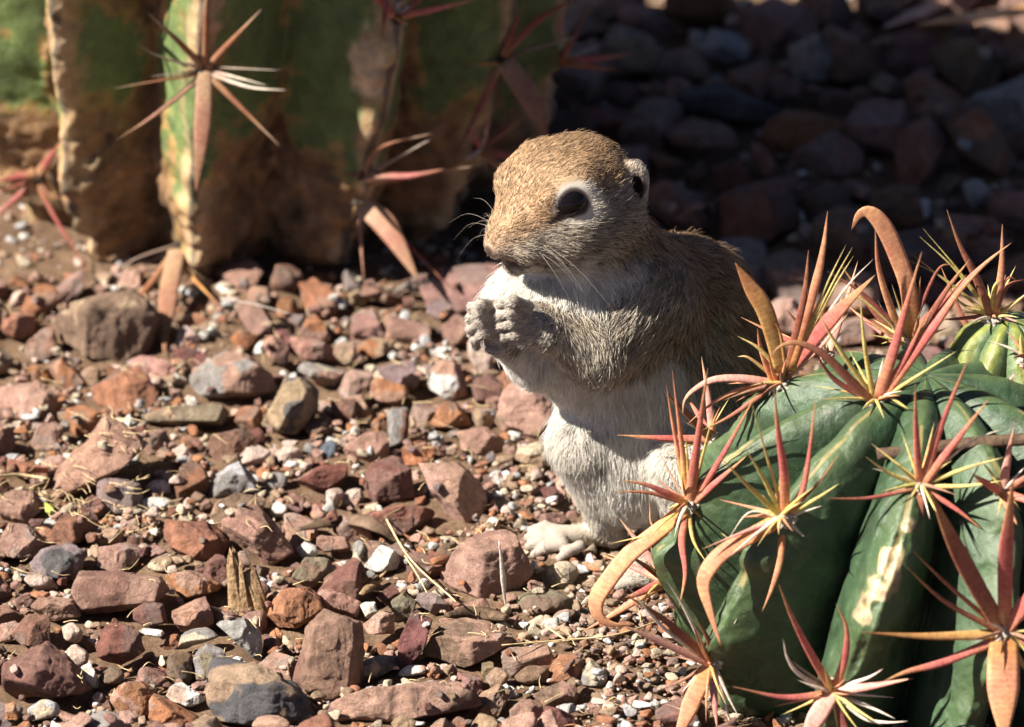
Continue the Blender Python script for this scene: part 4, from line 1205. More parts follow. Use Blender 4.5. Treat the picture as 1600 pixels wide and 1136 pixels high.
# view, outline, colour, second colour, what it looks like, short landmark name
T = [
 (z8p, [(270, 640), (300, 590), (390, 555), (590, 535), (740, 545), (750, 690), (735, 800), (560, 860), (400, 845), (310, 770)], 'tan', 'brown', 'large brown rock under the old barrel cactus', 'large brown rock'),
 (z8p, [(110, 800), (170, 720), (250, 690), (270, 760), (230, 860), (150, 855)], 'mauve', None, 'mauve rock leaning on the left end of the large brown rock', None),
 (z8p, [(125, 880), (180, 865), (235, 890), (240, 960), (140, 950)], 'orange', None, 'small orange stone at the far left behind the pink wedge', None),
 (z8p, [(235, 880), (285, 840), (350, 890), (415, 970), (380, 985), (250, 930)], 'pink', 'orange', 'pink wedge with a pointed right end, in front of the large brown rock', 'pink wedge'),
 (z8p, [(425, 990), (500, 920), (590, 865), (640, 870), (745, 990), (700, 1060), (560, 1090), (420, 1060)], 'dark mauve', 'rust', 'dark red four sided rock in front of the large brown rock', 'dark red rock'),
 (z8p, [(40, 1050), (90, 980), (180, 960), (270, 1000), (300, 1060), (280, 1110), (60, 1110)], 'pink brown', 'pink', 'broad pink brown rock near the left edge, left of the dark red rock', 'pink brown rock'),
 (z8p, [(590, 855), (700, 830), (800, 860), (835, 910), (760, 960), (660, 935)], 'pink', None, 'flat pink slab behind the dark red rock', None),
 (z8p, [(890, 890), (1010, 825), (1140, 815), (1240, 880), (1300, 980), (1150, 1040), (1040, 1050), (900, 930)], 'grey', 'pink brown', 'grey domed rock with pink brown left face', 'grey domed rock'),
 (z8p, [(815, 800), (880, 785), (980, 830), (950, 890), (840, 880)], 'maroon', None, 'maroon stone tucked behind the grey domed rock', None),
 (z8p, [(820, 800), (840, 700), (870, 680), (935, 740), (900, 790)], 'pale pink', None, 'pale pink upright chip beside the hanging cactus spine', None),
 (z8p, [(770, 930), (830, 910), (880, 940), (870, 980), (780, 975)], 'cream', None, 'cream pebble left of the grey domed rock', None),
 (z8p, [(670, 1060), (720, 1020), (770, 1010), (750, 1060), (680, 1085)], 'cream', None, 'cream pebble on the back of the olive slab', None),
 (z8p, [(1410, 690), (1440, 640), (1490, 650), (1555, 760), (1500, 760), (1390, 730)], 'pink', 'orange', 'salmon split stone at the edge of the cactus shade', 'salmon split stone'),
 (z8p, [(940, 740), (960, 690), (1000, 680), (1030, 720), (1000, 760)], 'grey', None, 'small grey pebble in the cactus shade behind the grey domed rock', None),
 (zCp, [(30, 250), (80, 210), (160, 280), (160, 380), (60, 310)], 'pink', 'mauve', 'pink stone with grey flank, left below the salmon split stone', None),
 (zCp, [(165, 210), (300, 240), (390, 270), (400, 330), (250, 330), (190, 290)], 'mauve', None, 'long mauve stone in front of the salmon split stone', None),
 (zCp, [(390, 300), (410, 235), (490, 240), (510, 320), (440, 355)], 'tan', 'pink brown', 'beige blocky stone, left of the orange tan stone', None),
 (zCp, [(210, 380), (240, 335), (330, 360), (480, 375), (390, 440), (290, 430)], 'grey', 'pink', 'grey wedge with pink edge, below the long mauve stone', None),
 (zCp, [(25, 650), (90, 520), (190, 375), (230, 410), (300, 480), (290, 600), (215, 710), (110, 700)], 'tan', 'dark grey', 'tall tan rock with a dark grey patch at its foot', 'tall tan rock'),
 (zCp, [(515, 260), (560, 220), (700, 225), (690, 280), (600, 315), (520, 290)], 'orange', 'tan', 'orange tan flat stone at the edge of the shade', 'orange tan stone'),
 (zCp, [(610, 200), (650, 165), (710, 185), (705, 225), (630, 220)], 'tan', None, 'small tan pebble on top of the orange tan stone', None),
 (zCp, [(810, 230), (845, 185), (885, 215), (870, 275), (820, 275)], 'light grey', 'cream', 'round light grey pebble left of the far front paw', None),
 (zCp, [(930, 160), (1000, 100), (1060, 130), (1070, 210), (1030, 260), (950, 230)], 'pink brown', 'mauve', 'dusky pink rock just left of the front paws', 'dusky pink rock'),
 (zCp, [(860, 430), (930, 330), (1000, 330), (1050, 510), (960, 530), (870, 470)], 'pink', 'white', 'pink block with a white top, below the dusky pink rock', 'white topped block'),
 (zCp, [(610, 370), (700, 340), (790, 330), (825, 440), (780, 490), (660, 420)], 'purple grey', 'pink brown', 'purple grey slab left of the white topped block', None),
 (zCp, [(545, 480), (600, 420), (760, 470), (750, 540), (640, 545)], 'pink', 'orange', 'pale orange pink stone under the purple grey slab', None),
 (zCp, [(410, 490), (480, 380), (590, 390), (560, 470), (440, 530)], 'pink', None, 'smooth pink stone right of the tall tan rock', None),
 (zCp, [(430, 520), (530, 500), (580, 600), (520, 620)], 'pink brown', None, 'narrow pink brown chip right of the tall tan rock', None),
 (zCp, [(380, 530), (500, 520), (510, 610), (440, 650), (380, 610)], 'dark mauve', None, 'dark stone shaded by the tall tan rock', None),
 (zCp, [(655, 600), (680, 560), (760, 570), (755, 740), (665, 760)], 'dark mauve', 'grey', 'dark upright block with a grey top', 'dark upright block'),
 (zCp, [(445, 770), (530, 700), (660, 690), (655, 830), (560, 850)], 'pink brown', 'mauve', 'mauve block left of the dark upright block', None),
 (zCp, [(865, 650), (960, 530), (1000, 540), (1080, 650), (1000, 680), (930, 680)], 'rust', None, 'rust cone shaped rock left of the big tan pink rock', 'rust cone'),
 (zCp, [(1200, 610), (1220, 560), (1290, 450), (1400, 440), (1490, 480), (1490, 620), (1420, 735), (1330, 710), (1250, 680)], 'tan', 'pink', 'big tan pink rock touching the squirrel belly', 'big tan pink rock'),
 (zCp, [(1280, 830), (1310, 770), (1400, 745), (1480, 770), (1470, 860), (1380, 890)], 'cream', 'tan', 'cream and tan stone beside the squirrel leg', None),
 (zCp, [(1235, 710), (1280, 680), (1335, 700), (1320, 750), (1260, 745)], 'white', None, 'white pebble below the big tan pink rock', None),
 (zCp, [(1020, 730), (1060, 705), (1085, 740), (1060, 800), (1030, 790)], 'pink', None, 'pink chip below the rust cone', None),
 (zCp, [(990, 690), (1120, 670), (1210, 700), (1280, 760), (1180, 810), (1080, 780)], 'pink brown', 'mauve', 'flat pink brown slab between rust cone and cream tan stone', None),
 (zCp, [(320, 770), (370, 720), (410, 740), (415, 810), (370, 830), (330, 815)], 'blue grey', None, 'glossy dark blue grey pebble among pink ones', 'blue grey pebble'),
 (zCp, [(90, 790), (160, 750), (240, 800), (200, 850), (110, 850)], 'pale pink', None, 'pale pink pebble left of the blue grey pebble', None),
 (zCp, [(175, 850), (220, 825), (280, 850), (260, 890), (190, 885)], 'cream', None, 'oval cream pebble below the blue grey pebble', None),
 (zCp, [(220, 770), (260, 745), (310, 770), (280, 810)], 'grey', None, 'small grey pebble touching the blue grey pebble', None),
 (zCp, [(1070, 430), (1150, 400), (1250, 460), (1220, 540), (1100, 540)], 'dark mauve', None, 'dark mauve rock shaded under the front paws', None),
 (zCp, [(1060, 240), (1100, 220), (1180, 290), (1190, 390), (1120, 400), (1070, 320)], 'pale pink', None, 'pale pink stone right behind the front paws', None),
 (zCp, [(575, 640), (640, 590), (660, 650), (600, 690)], 'orange', None, 'small orange chip against the dark upright block', None),
 (zBp, [(280, 250), (300, 205), (410, 170), (455, 320), (380, 335), (290, 300)], 'dark mauve', 'maroon', 'dark red cube standing on the arrow shaped stone', 'dark red cube'),
 (zBp, [(430, 200), (500, 165), (600, 180), (665, 240), (705, 330), (700, 390), (580, 430), (540, 340), (440, 260)], 'pink', 'pink brown', 'large pink slab with cracks, right of the dark red cube', 'large pink slab'),
 (zBp, [(265, 370), (340, 325), (420, 340), (510, 320), (520, 370), (450, 440), (380, 430)], 'red brown', None, 'red brown arrow shaped stone under the dark red cube', 'arrow shaped stone'),
 (zBp, [(25, 250), (130, 200), (215, 190), (215, 240), (130, 300)], 'maroon', 'mauve', 'maroon wedge left of the dark red cube', 'maroon wedge'),
 (zBp, [(560, 590), (640, 490), (750, 430), (790, 430), (880, 620), (790, 690), (660, 690), (580, 640)], 'pink brown', 'mauve', 'big triangular mauve brown rock beside the squirrel foot', 'big triangular rock'),
 (zBp, [(900, 620), (930, 560), (1000, 540), (1045, 570), (1030, 630), (950, 645)], 'cream', None, 'cream angular pebble right in front of the squirrel foot', 'cream angular pebble'),
 (zBp, [(855, 650), (900, 628), (935, 640), (900, 665)], 'cream', None, 'small flat cream chip left below the cream angular pebble', None),
 (zBp, [(785, 690), (850, 650), (960, 645), (1030, 680), (1050, 720), (930, 740), (830, 760)], 'brown', 'olive', 'long dark brown stone below the cream angular pebble', 'long dark brown stone'),
 (zBp, [(490, 880), (530, 790), (610, 770), (780, 790), (820, 820), (700, 890), (610, 920)], 'pink brown', 'brown', 'flat pink brown slab with a pale crack, below the dark bark piece', 'cracked flat slab'),
 (zBp, [(25, 960), (70, 780), (130, 715), (230, 720), (260, 760), (240, 990), (130, 1040), (60, 1010)], 'mauve', 'dark mauve', 'tall mauve boulder like rock near the bottom', 'tall mauve rock'),
 (zBp, [(-60, 730), (-40, 665), (0, 640), (60, 635), (110, 670), (135, 720), (60, 770), (0, 780)], 'orange', 'rust', 'rough orange red cobble, right of the wood chunk', 'orange red cobble'),
 (zBp, [(120, 1090), (150, 1050), (330, 990), (540, 970), (660, 1000), (700, 1060), (560, 1090), (300, 1130), (150, 1130)], 'dark mauve', 'pink brown', 'long low mauve rock at the bottom edge', 'long low rock'),
 (zBp, [(835, 780), (910, 730), (955, 760), (930, 820), (860, 815)], 'cream', None, 'knobbly cream pebble below the long dark brown stone', 'knobbly cream pebble'),
 (zBp, [(725, 780), (770, 755), (800, 775), (780, 810), (740, 805)], 'cream', None, 'little cream pebble on the cracked flat slab', None),
 (zBp, [(705, 960), (750, 910), (790, 940), (780, 990), (720, 1000)], 'tan', None, 'round tan pebble below the cracked flat slab', 'round tan pebble'),
 (zBp, [(265, 770), (330, 720), (380, 720), (380, 810), (300, 820)], 'pink', None, 'square pink chip right of the tall mauve rock', None),
 (zBp, [(255, 700), (310, 690), (320, 730), (280, 745)], 'white', None, 'white chip above the square pink chip', None),
 (zBp, [(275, 560), (330, 485), (390, 510), (410, 570), (340, 580)], 'white', None, 'white stone in front of the dry leaf', 'white stone'),
 (zBp, [(100, 650), (250, 535), (300, 580), (290, 640), (220, 700), (130, 700)], 'maroon', 'dark mauve', 'maroon pyramid right of the orange red cobble', 'maroon pyramid'),
 (zBp, [(90, 690), (150, 640), (260, 690), (240, 740), (150, 720)], 'pink brown', None, 'pink brown stone at the foot of the maroon pyramid', None),
 (zBp, [(380, 930), (430, 770), (460, 700), (515, 760), (490, 850), (420, 930)], 'maroon', None, 'dark maroon ridge left of the cracked flat slab', 'dark maroon ridge'),
 (zBp, [(365, 690), (410, 655), (460, 690), (430, 750), (375, 740)], 'olive', None, 'olive lump above the dark maroon ridge', None),
 (zBp, [(450, 660), (500, 650), (580, 720), (530, 740), (470, 700)], 'purple grey', None, 'purple grey chip crossed by the straw', None),
 (zBp, [(10, 600), (60, 530), (150, 540), (150, 590), (80, 640)], 'olive', 'brown', 'olive brown block above the orange red cobble', None),
 (zBp, [(85, 470), (120, 450), (210, 455), (225, 500), (150, 510)], 'mauve', None, 'flat mauve stone under the dry leaf', None),
 (zBp, [(30, 500), (60, 475), (115, 505), (95, 530), (40, 520)], 'white', None, 'white crumbly pebble left of the flat mauve stone', None),
 (zBp, [(230, 480), (260, 460), (280, 500), (260, 530), (235, 520)], 'grey', None, 'grey green pebble left of the white stone', None),
 (zBp, [(705, 300), (760, 300), (800, 320), (770, 360), (715, 340)], 'purple grey', None, 'grey chip right of the large pink slab', None),
 (zBp, [(385, 940), (430, 915), (500, 915), (505, 940), (440, 955), (390, 955)], 'white', None, 'flat white oval pebble on the long low rock', 'white oval pebble'),
 (zBp, [(265, 920), (300, 885), (330, 920), (310, 960), (260, 950)], 'cream', 'grey', 'cream grey lump right of the tall mauve rock', None),
 (zBp, [(790, 1080), (830, 1040), (900, 1040), (910, 1090), (880, 1140), (800, 1140)], 'mauve', None, 'mauve block at the bottom right of the long low rock', None),
 (zBp, [(880, 1020), (980, 970), (1050, 1010), (1040, 1050), (940, 1060)], 'brown', 'mauve', 'brown mauve stone near the lower left cactus spines', None),
 (zBp, [(1040, 960), (1080, 900), (1140, 950), (1130, 1000), (1060, 1000)], 'grey', 'cream', 'grey cream stone below the straw beside the green cactus', None),
 (zBp, [(890, 890), (940, 870), (960, 900), (900, 920)], 'cream', None, 'cream chip under the straw', None),
 (zBp, [(800, 960), (870, 910), (940, 930), (930, 980), (850, 990)], 'brown', None, 'brown soil clod right of the round tan pebble', None),
 (zBp, [(130, 290), (170, 275), (200, 300), (180, 345), (140, 335)], 'white', 'pale pink', 'pinkish white pebble below the maroon wedge', None),
 (zBp, [(365, 1110), (410, 1090), (470, 1115), (450, 1145), (370, 1145)], 'tan', None, 'tan stone half cut by the bottom edge', None),
 (zBp, [(890, 1140), (930, 1060), (990, 1080), (1040, 1130), (1000, 1150)], 'maroon', None, 'maroon stone in the bottom edge left of the green cactus', None),
 (zAp, [(180, 290), (240, 200), (310, 100), (390, 35), (470, 70), (590, 190), (480, 230), (330, 290), (270, 340), (190, 340)], 'mauve', 'pink brown', 'biggest mauve slab, wide with a pointed right tip', 'biggest mauve slab'),
 (zAp, [(95, 160), (130, 70), (190, 45), (230, 60), (210, 120), (150, 170)], 'pink brown', None, 'pink brown stone left of the biggest mauve slab', None),
 (zAp, [(735, 300), (760, 250), (840, 190), (880, 210), (930, 290), (850, 310), (740, 330)], 'light grey', 'grey', 'pale grey pyramid shaped stone with dark shaded front', 'pale grey pyramid'),
 (zAp, [(0, 320), (60, 280), (120, 290), (150, 360), (90, 410), (0, 380)], 'pink brown', 'mauve', 'pink brown slab cut by the left edge, beside the biggest mauve slab', 'left edge slab'),
 (zAp, [(0, 480), (0, 420), (100, 415), (160, 480), (90, 540), (20, 540)], 'mauve', None, 'grey mauve slab at the left edge below the left edge slab', None),
 (zAp, [(105, 560), (150, 500), (250, 480), (310, 540), (280, 610), (200, 600), (120, 580)], 'purple grey', 'dark grey', 'dark purple grey lump above the wide dark slab', 'purple grey lump'),
 (zAp, [(335, 540), (370, 490), (450, 475), (500, 500), (490, 560), (430, 580)], 'pink brown', None, 'pink brown stone right of the purple grey lump', None),
 (zAp, [(258, 640), (285, 575), (420, 585), (590, 590), (618, 660), (570, 705), (400, 720), (310, 745)], 'mauve', 'dark mauve', 'wide dark mauve slab with a pink left face', 'wide dark slab'),
 (zAp, [(575, 450), (590, 390), (650, 395), (740, 400), (820, 470), (800, 520), (690, 545), (610, 500)], 'rust', 'red brown', 'rust red rough rock left of the mauve peak', 'rust red rough rock'),
 (zAp, [(750, 390), (770, 335), (880, 300), (955, 320), (930, 360), (800, 400)], 'tan', 'brown', 'flat tan brown stone behind the mauve peak', None),
 (zAp, [(780, 420), (910, 335), (940, 370), (1060, 420), (1050, 510), (960, 570), (850, 470)], 'mauve', 'pink brown', 'broad mauve peaked rock above the tan wood chunk', 'mauve peak'),
 (zAp, [(600, 590), (680, 575), (780, 625), (770, 650), (660, 680), (630, 650)], 'orange', 'pink brown', 'flat orange brown stone right of the wide dark slab', None),
 (zAp, [(725, 590), (760, 530), (810, 510), (825, 560), (800, 640), (740, 620)], 'dark mauve', None, 'small dark mauve stone left of the wood chunk', None),
 (zAp, [(510, 565), (600, 510), (660, 545), (640, 580), (540, 580)], 'cream', 'tan', 'flat cream pebble below the rust red rough rock', 'flat cream pebble'),
 (zAp, [(605, 730), (690, 690), (740, 670), (760, 760), (690, 790), (640, 780)], 'pink brown', 'mauve', 'brown mauve block left below the wood chunk', None),
 (zAp, [(345, 850), (370, 790), (440, 770), (500, 800), (520, 860), (430, 915), (370, 900)], 'maroon', None, 'rounded dark maroon rock below the wide dark slab', 'round maroon rock'),
 (zAp, [(-10, 930), (60, 880), (150, 860), (250, 920), (340, 1040), (290, 1080), (150, 1030), (60, 1040), (0, 980)], 'maroon', 'dark mauve', 'big maroon rock in the lower left corner', 'big maroon rock'),
 (zAp, [(750, 980), (770, 920), (860, 900), (1000, 950), (1100, 1020), (1140, 1110), (1010, 1145), (800, 1120), (770, 1050)], 'dark grey', 'tan', 'big dark grey boulder with orange crust, at the bottom', 'dark grey boulder'),
 (zAp, [(775, 770), (820, 730), (880, 745), (940, 830), (930, 900), (840, 830)], 'grey', 'light grey', 'gnarled grey stone below the wood chunk', 'gnarled grey stone'),
 (zAp, [(635, 860), (650, 800), (720, 785), (800, 790), (790, 830), (700, 840)], 'cream', 'grey', 'lumpy cream crust left of the gnarled grey stone', None),
 (zAp, [(590, 1030), (620, 985), (690, 1000), (735, 1040), (680, 1065)], 'pale pink', 'white', 'pink and white quartz chip left of the dark grey boulder', None),
 (zAp, [(400, 1050), (430, 990), (490, 965), (550, 1000), (530, 1090), (440, 1110)], 'rust', 'pink', 'round rust stone right of the big maroon rock', 'round rust stone'),
 (zAp, [(530, 1100), (535, 1005), (590, 1040), (720, 1110), (680, 1140), (540, 1145)], 'orange', 'pink brown', 'orange wedge at the bottom, right of the round rust stone', None),
 (zAp, [(215, 880), (270, 835), (320, 870), (310, 920), (240, 920)], 'pale pink', None, 'pink crystal pebble on the back of the big maroon rock', None),
 (zAp, [(280, 925), (320, 905), (345, 950), (330, 1000), (300, 960)], 'white', None, 'bright white chip on the right of the big maroon rock', None),
 (zAp, [(95, 1070), (150, 1035), (210, 1050), (215, 1090), (130, 1120)], 'light grey', 'cream', 'glassy grey pebble below the big maroon rock', None),
 (zAp, [(215, 780), (260, 755), (300, 800), (290, 840), (230, 830)], 'pale pink', None, 'pale pink pebble left of the round maroon rock', None),
 (zAp, [(45, 800), (110, 730), (175, 740), (180, 830), (100, 850)], 'dark mauve', None, 'dark mauve block behind the big maroon rock', None),
 (zAp, [(110, 710), (160, 670), (260, 680), (290, 740), (190, 755)], 'dark mauve', 'pink brown', 'dark mauve slab left under the wide dark slab', None),
 (zAp, [(80, 610), (110, 580), (190, 600), (210, 640), (120, 640)], 'pale pink', None, 'pink white pebble below the purple grey lump', None),
 (zAp, [(475, 700), (520, 690), (600, 700), (600, 760), (520, 780), (480, 750)], 'dark mauve', None, 'dark stone in front of the wide dark slab', None),
 (zAp, [(585, 900), (620, 870), (680, 870), (690, 960), (640, 980), (595, 960)], 'brown', None, 'brown knob left of the grey olive lump', None),
 (zAp, [(690, 890), (740, 840), (810, 860), (800, 930), (760, 980), (700, 960)], 'grey', 'olive', 'grey olive lump above the dark grey boulder', None),
 (zAp, [(495, 795), (530, 783), (590, 790), (585, 810), (520, 808)], 'white', None, 'thin white flake right of the round maroon rock', None),
 (zAp, [(950, 350), (1000, 330), (1040, 350), (1010, 385), (960, 370)], 'white', None, 'white quartz pebble right of the pale grey pyramid', None),
 (zAp, [(515, 280), (550, 245), (610, 260), (610, 300), (550, 305)], 'white', None, 'white pebble left of the pale grey pyramid', None),
 (zAp, [(645, 350), (670, 315), (700, 340), (690, 375), (655, 380)], 'pale pink', None, 'pinkish white pebble above the rust red rough rock', None),
 (zAp, [(490, 350), (530, 310), (600, 310), (630, 340), (560, 370)], 'cream', 'white', 'cream pebble below the tip of the biggest mauve slab', None),
 (zAp, [(620, 140), (660, 125), (710, 170), (680, 205), (640, 190)], 'pale pink', None, 'small pink block behind the tip of the biggest mauve slab', None),
 (zAp, [(730, 150), (760, 90), (850, 70), (900, 110), (870, 170), (780, 195)], 'dark mauve', None, 'dark mauve stone in front of the olive slab', None),
 (zAp, [(840, 185), (900, 130), (970, 150), (960, 200), (890, 205)], 'pale pink', None, 'pale pink stone behind the pale grey pyramid', None),
 (zAp, [(975, 160), (1030, 125), (1085, 150), (1070, 190), (1000, 195)], 'pale pink', None, 'rosy pebble right behind the pale grey pyramid', None),
 (zAp, [(935, 260), (980, 220), (1030, 240), (1020, 280), (950, 290)], 'grey', None, 'grey pebble touching the pale grey pyramid', None),
 (zAp, [(500, 430), (510, 370), (555, 365), (565, 430), (520, 445)], 'orange', 'pink', 'small salmon cube left of the rust red rough rock', None),
 (zAp, [(435, 45), (465, 15), (490, 50), (475, 80), (440, 70)], 'white', None, 'white chip on the top of the biggest mauve slab', None),
 (zAp, [(25, 60), (60, 35), (100, 60), (85, 90), (35, 90)], 'pale pink', None, 'pale pink pebble at the left, below the pink brown rock', None),
 (zAp, [(0, 770), (50, 755), (80, 780), (40, 830), (0, 830)], 'pink brown', None, 'pink brown stone at the left edge behind the big maroon rock', None),
 (zAp, [(350, 960), (400, 920), (450, 940), (430, 980), (370, 985)], 'brown', None, 'brown pebble under the round maroon rock', None),
 (zAp, [(1060, 500), (1090, 475), (1135, 490), (1130, 525), (1080, 525)], 'white', None, 'white chip right of the mauve peak', None),
 (zAp, [(500, 60), (520, 15), (590, -10), (720, -20), (850, 10), (850, 60), (740, 80), (600, 60)], 'olive', 'tan', 'long olive slab in front of the grey domed rock', 'olive slab'),
 (FULL, [(1095, 75), (1120, 45), (1150, 55), (1178, 90), (1130, 97)], 'light grey', None, 'pale stone in the shade far behind the squirrel, topmost of the pale ones', 'far pale stone'),
 (FULL, [(928, 90), (960, 42), (1010, 60), (1038, 115), (960, 120)], 'tan', None, 'tan stone in the shade right beside the old cactus', None),
 (FULL, [(1235, 70), (1270, 55), (1300, 95), (1285, 130), (1240, 125)], 'grey', 'pale pink', 'mottled grey stone in the shade right of the far pale stone', None),
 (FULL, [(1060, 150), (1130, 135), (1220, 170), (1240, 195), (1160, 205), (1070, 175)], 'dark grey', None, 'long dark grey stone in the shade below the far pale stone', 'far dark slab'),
 (FULL, [(1025, 200), (1080, 190), (1150, 205), (1155, 240), (1080, 245)], 'rust', 'pink brown', 'rusty slab in the shade under the far dark slab', None),
 (FULL, [(1235, 240), (1300, 205), (1370, 245), (1350, 275), (1260, 272)], 'mauve', None, 'mauve hump in the shade right of the far dark slab', None),
 (FULL, [(1208, 335), (1250, 328), (1262, 350), (1220, 358)], 'white', None, 'small white stone in the shade right of the squirrel neck', None),
 (FULL, [(1500, 290), (1530, 275), (1552, 310), (1520, 332)], 'light grey', None, 'pale round pebble in the shade near the right edge', None),
 (FULL, [(1170, 225), (1190, 228), (1218, 275), (1200, 292)], 'rust', None, 'thin rusty sliver in the shade right of the squirrel head', None),
 (FULL, [(1280, 40), (1340, 60), (1370, 110), (1290, 130)], 'brown', 'mauve', 'brown mauve stone in the far shade right of the mottled grey one', None),
 (FULL, [(1020, 297), (1048, 300), (1052, 318), (1022, 320)], 'white', None, 'white pebble in the shade right beside the squirrel ear', None),
 (FULL, [(1480, 200), (1520, 170), (1590, 260), (1560, 285), (1500, 250)], 'rust', 'brown', 'rusty wedge in the shade near the right edge', None),
 (FULL, [(1190, 490), (1230, 462), (1268, 500), (1240, 525), (1195, 522)], 'pink', None, 'sunlit pink stone behind the gold cactus spine', None),
 (FULL, [(1290, 510), (1350, 496), (1372, 530), (1310, 542)], 'pink brown', None, 'sunlit pink brown stone just behind the green cactus', None),
]

def soft_poly(n, d, sub, p, amp, freq, seed, octaves=4):
    dirs, f = icosphere(sub)
    inv = np.maximum(dirs @ n.T / d, 1e-4)
    r = (inv ** p).sum(1) ** (-1.0 / p)
    v = dirs * r[:, None]
    size = d.mean()
    nz = fbm(v * freq / size + seed * 3.7, octaves, seed % 997)
    rid = 1 - np.abs(vnoise(v * freq * 0.8 / size + seed * 1.3, seed % 911 + 3)) * 2
    chip = np.abs(vnoise(v * freq * 1.9 / size + seed * 2.3, seed % 613 + 5))
    step = np.floor(2.6 * vnoise(v * freq * 0.7 / size + seed, seed % 401)) / 2.6
    k = 1.0 if p > 12 else 0.45
    v = v + dirs * (size * amp * (nz + 0.35 * rid - k * 1.3 * np.maximum(chip - 0.35, 0) + k * 0.9 * step))[:, None]
    return v, f

def stone_colour(v, c1, c2, seed):
    rng = np.random.default_rng(seed)
    c1 = np.array(CN[c1]) * (0.9 + 0.2 * rng.random()) + rng.normal(0, 0.008, 3)
    size = np.abs(v).max()
    q = v / size
    col = np.repeat(c1[None], len(v), 0)
    col = col * (1 + 0.16 * fbm(q * 2.2 + seed, 3, 7))[:, None]
    if c2:
        m = sstep(-0.08, 0.12, vnoise(q * 1.25 + seed * 0.7, 9) + 0.35 * fbm(q * 3, 2, 10))[:, None]
        col = col * (1 - m) + np.array(CN[c2]) * m
    else:
        m = 0.45 * sstep(0.15, 0.4, vnoise(q * 1.6 + seed * 0.9, 9))[:, None]
        col = col * (1 - m) + col.mean() * np.array([1.15, 0.98, 0.88]) * m
    return np.clip(col, 0.02, 0.9)

# height of what already lies on the ground
HX0, HY0, HRES = -34.0, -34.0, 0.25
HM_ = np.full((288, 480), -9.0)
_gx, _gy = np.meshgrid(HX0 + HRES * np.arange(288), HY0 + HRES * np.arange(480), indexing='ij')
HM_ = soil_z(_gx, _gy)
def hm_add(v):
    i, j = ((v[:, 0] - HX0) / HRES).astype(int), ((v[:, 1] - HY0) / HRES).astype(int)
    ok = (i >= 0) & (i < 288) & (j >= 0) & (j < 480)
    np.maximum.at(HM_, (i[ok], j[ok]), v[ok, 2])
def hm_patch(x, y, r):
    i, j, k = int((x - HX0) / HRES), int((y - HY0) / HRES), max(1, int(r / HRES))
    return HM_[max(i - k, 0):i + k + 1, max(j - k, 0):j + k + 1]

def inside_poly(px, py, poly):
    c, n = False, len(poly)
    for i in range(n):
        (x1, y1), (x2, y2) = poly[i], poly[i - 1]
        if (y1 > py) != (y2 > py) and px < (x2 - x1) * (py - y1) / (y2 - y1) + x1:
            c = not c
    return c

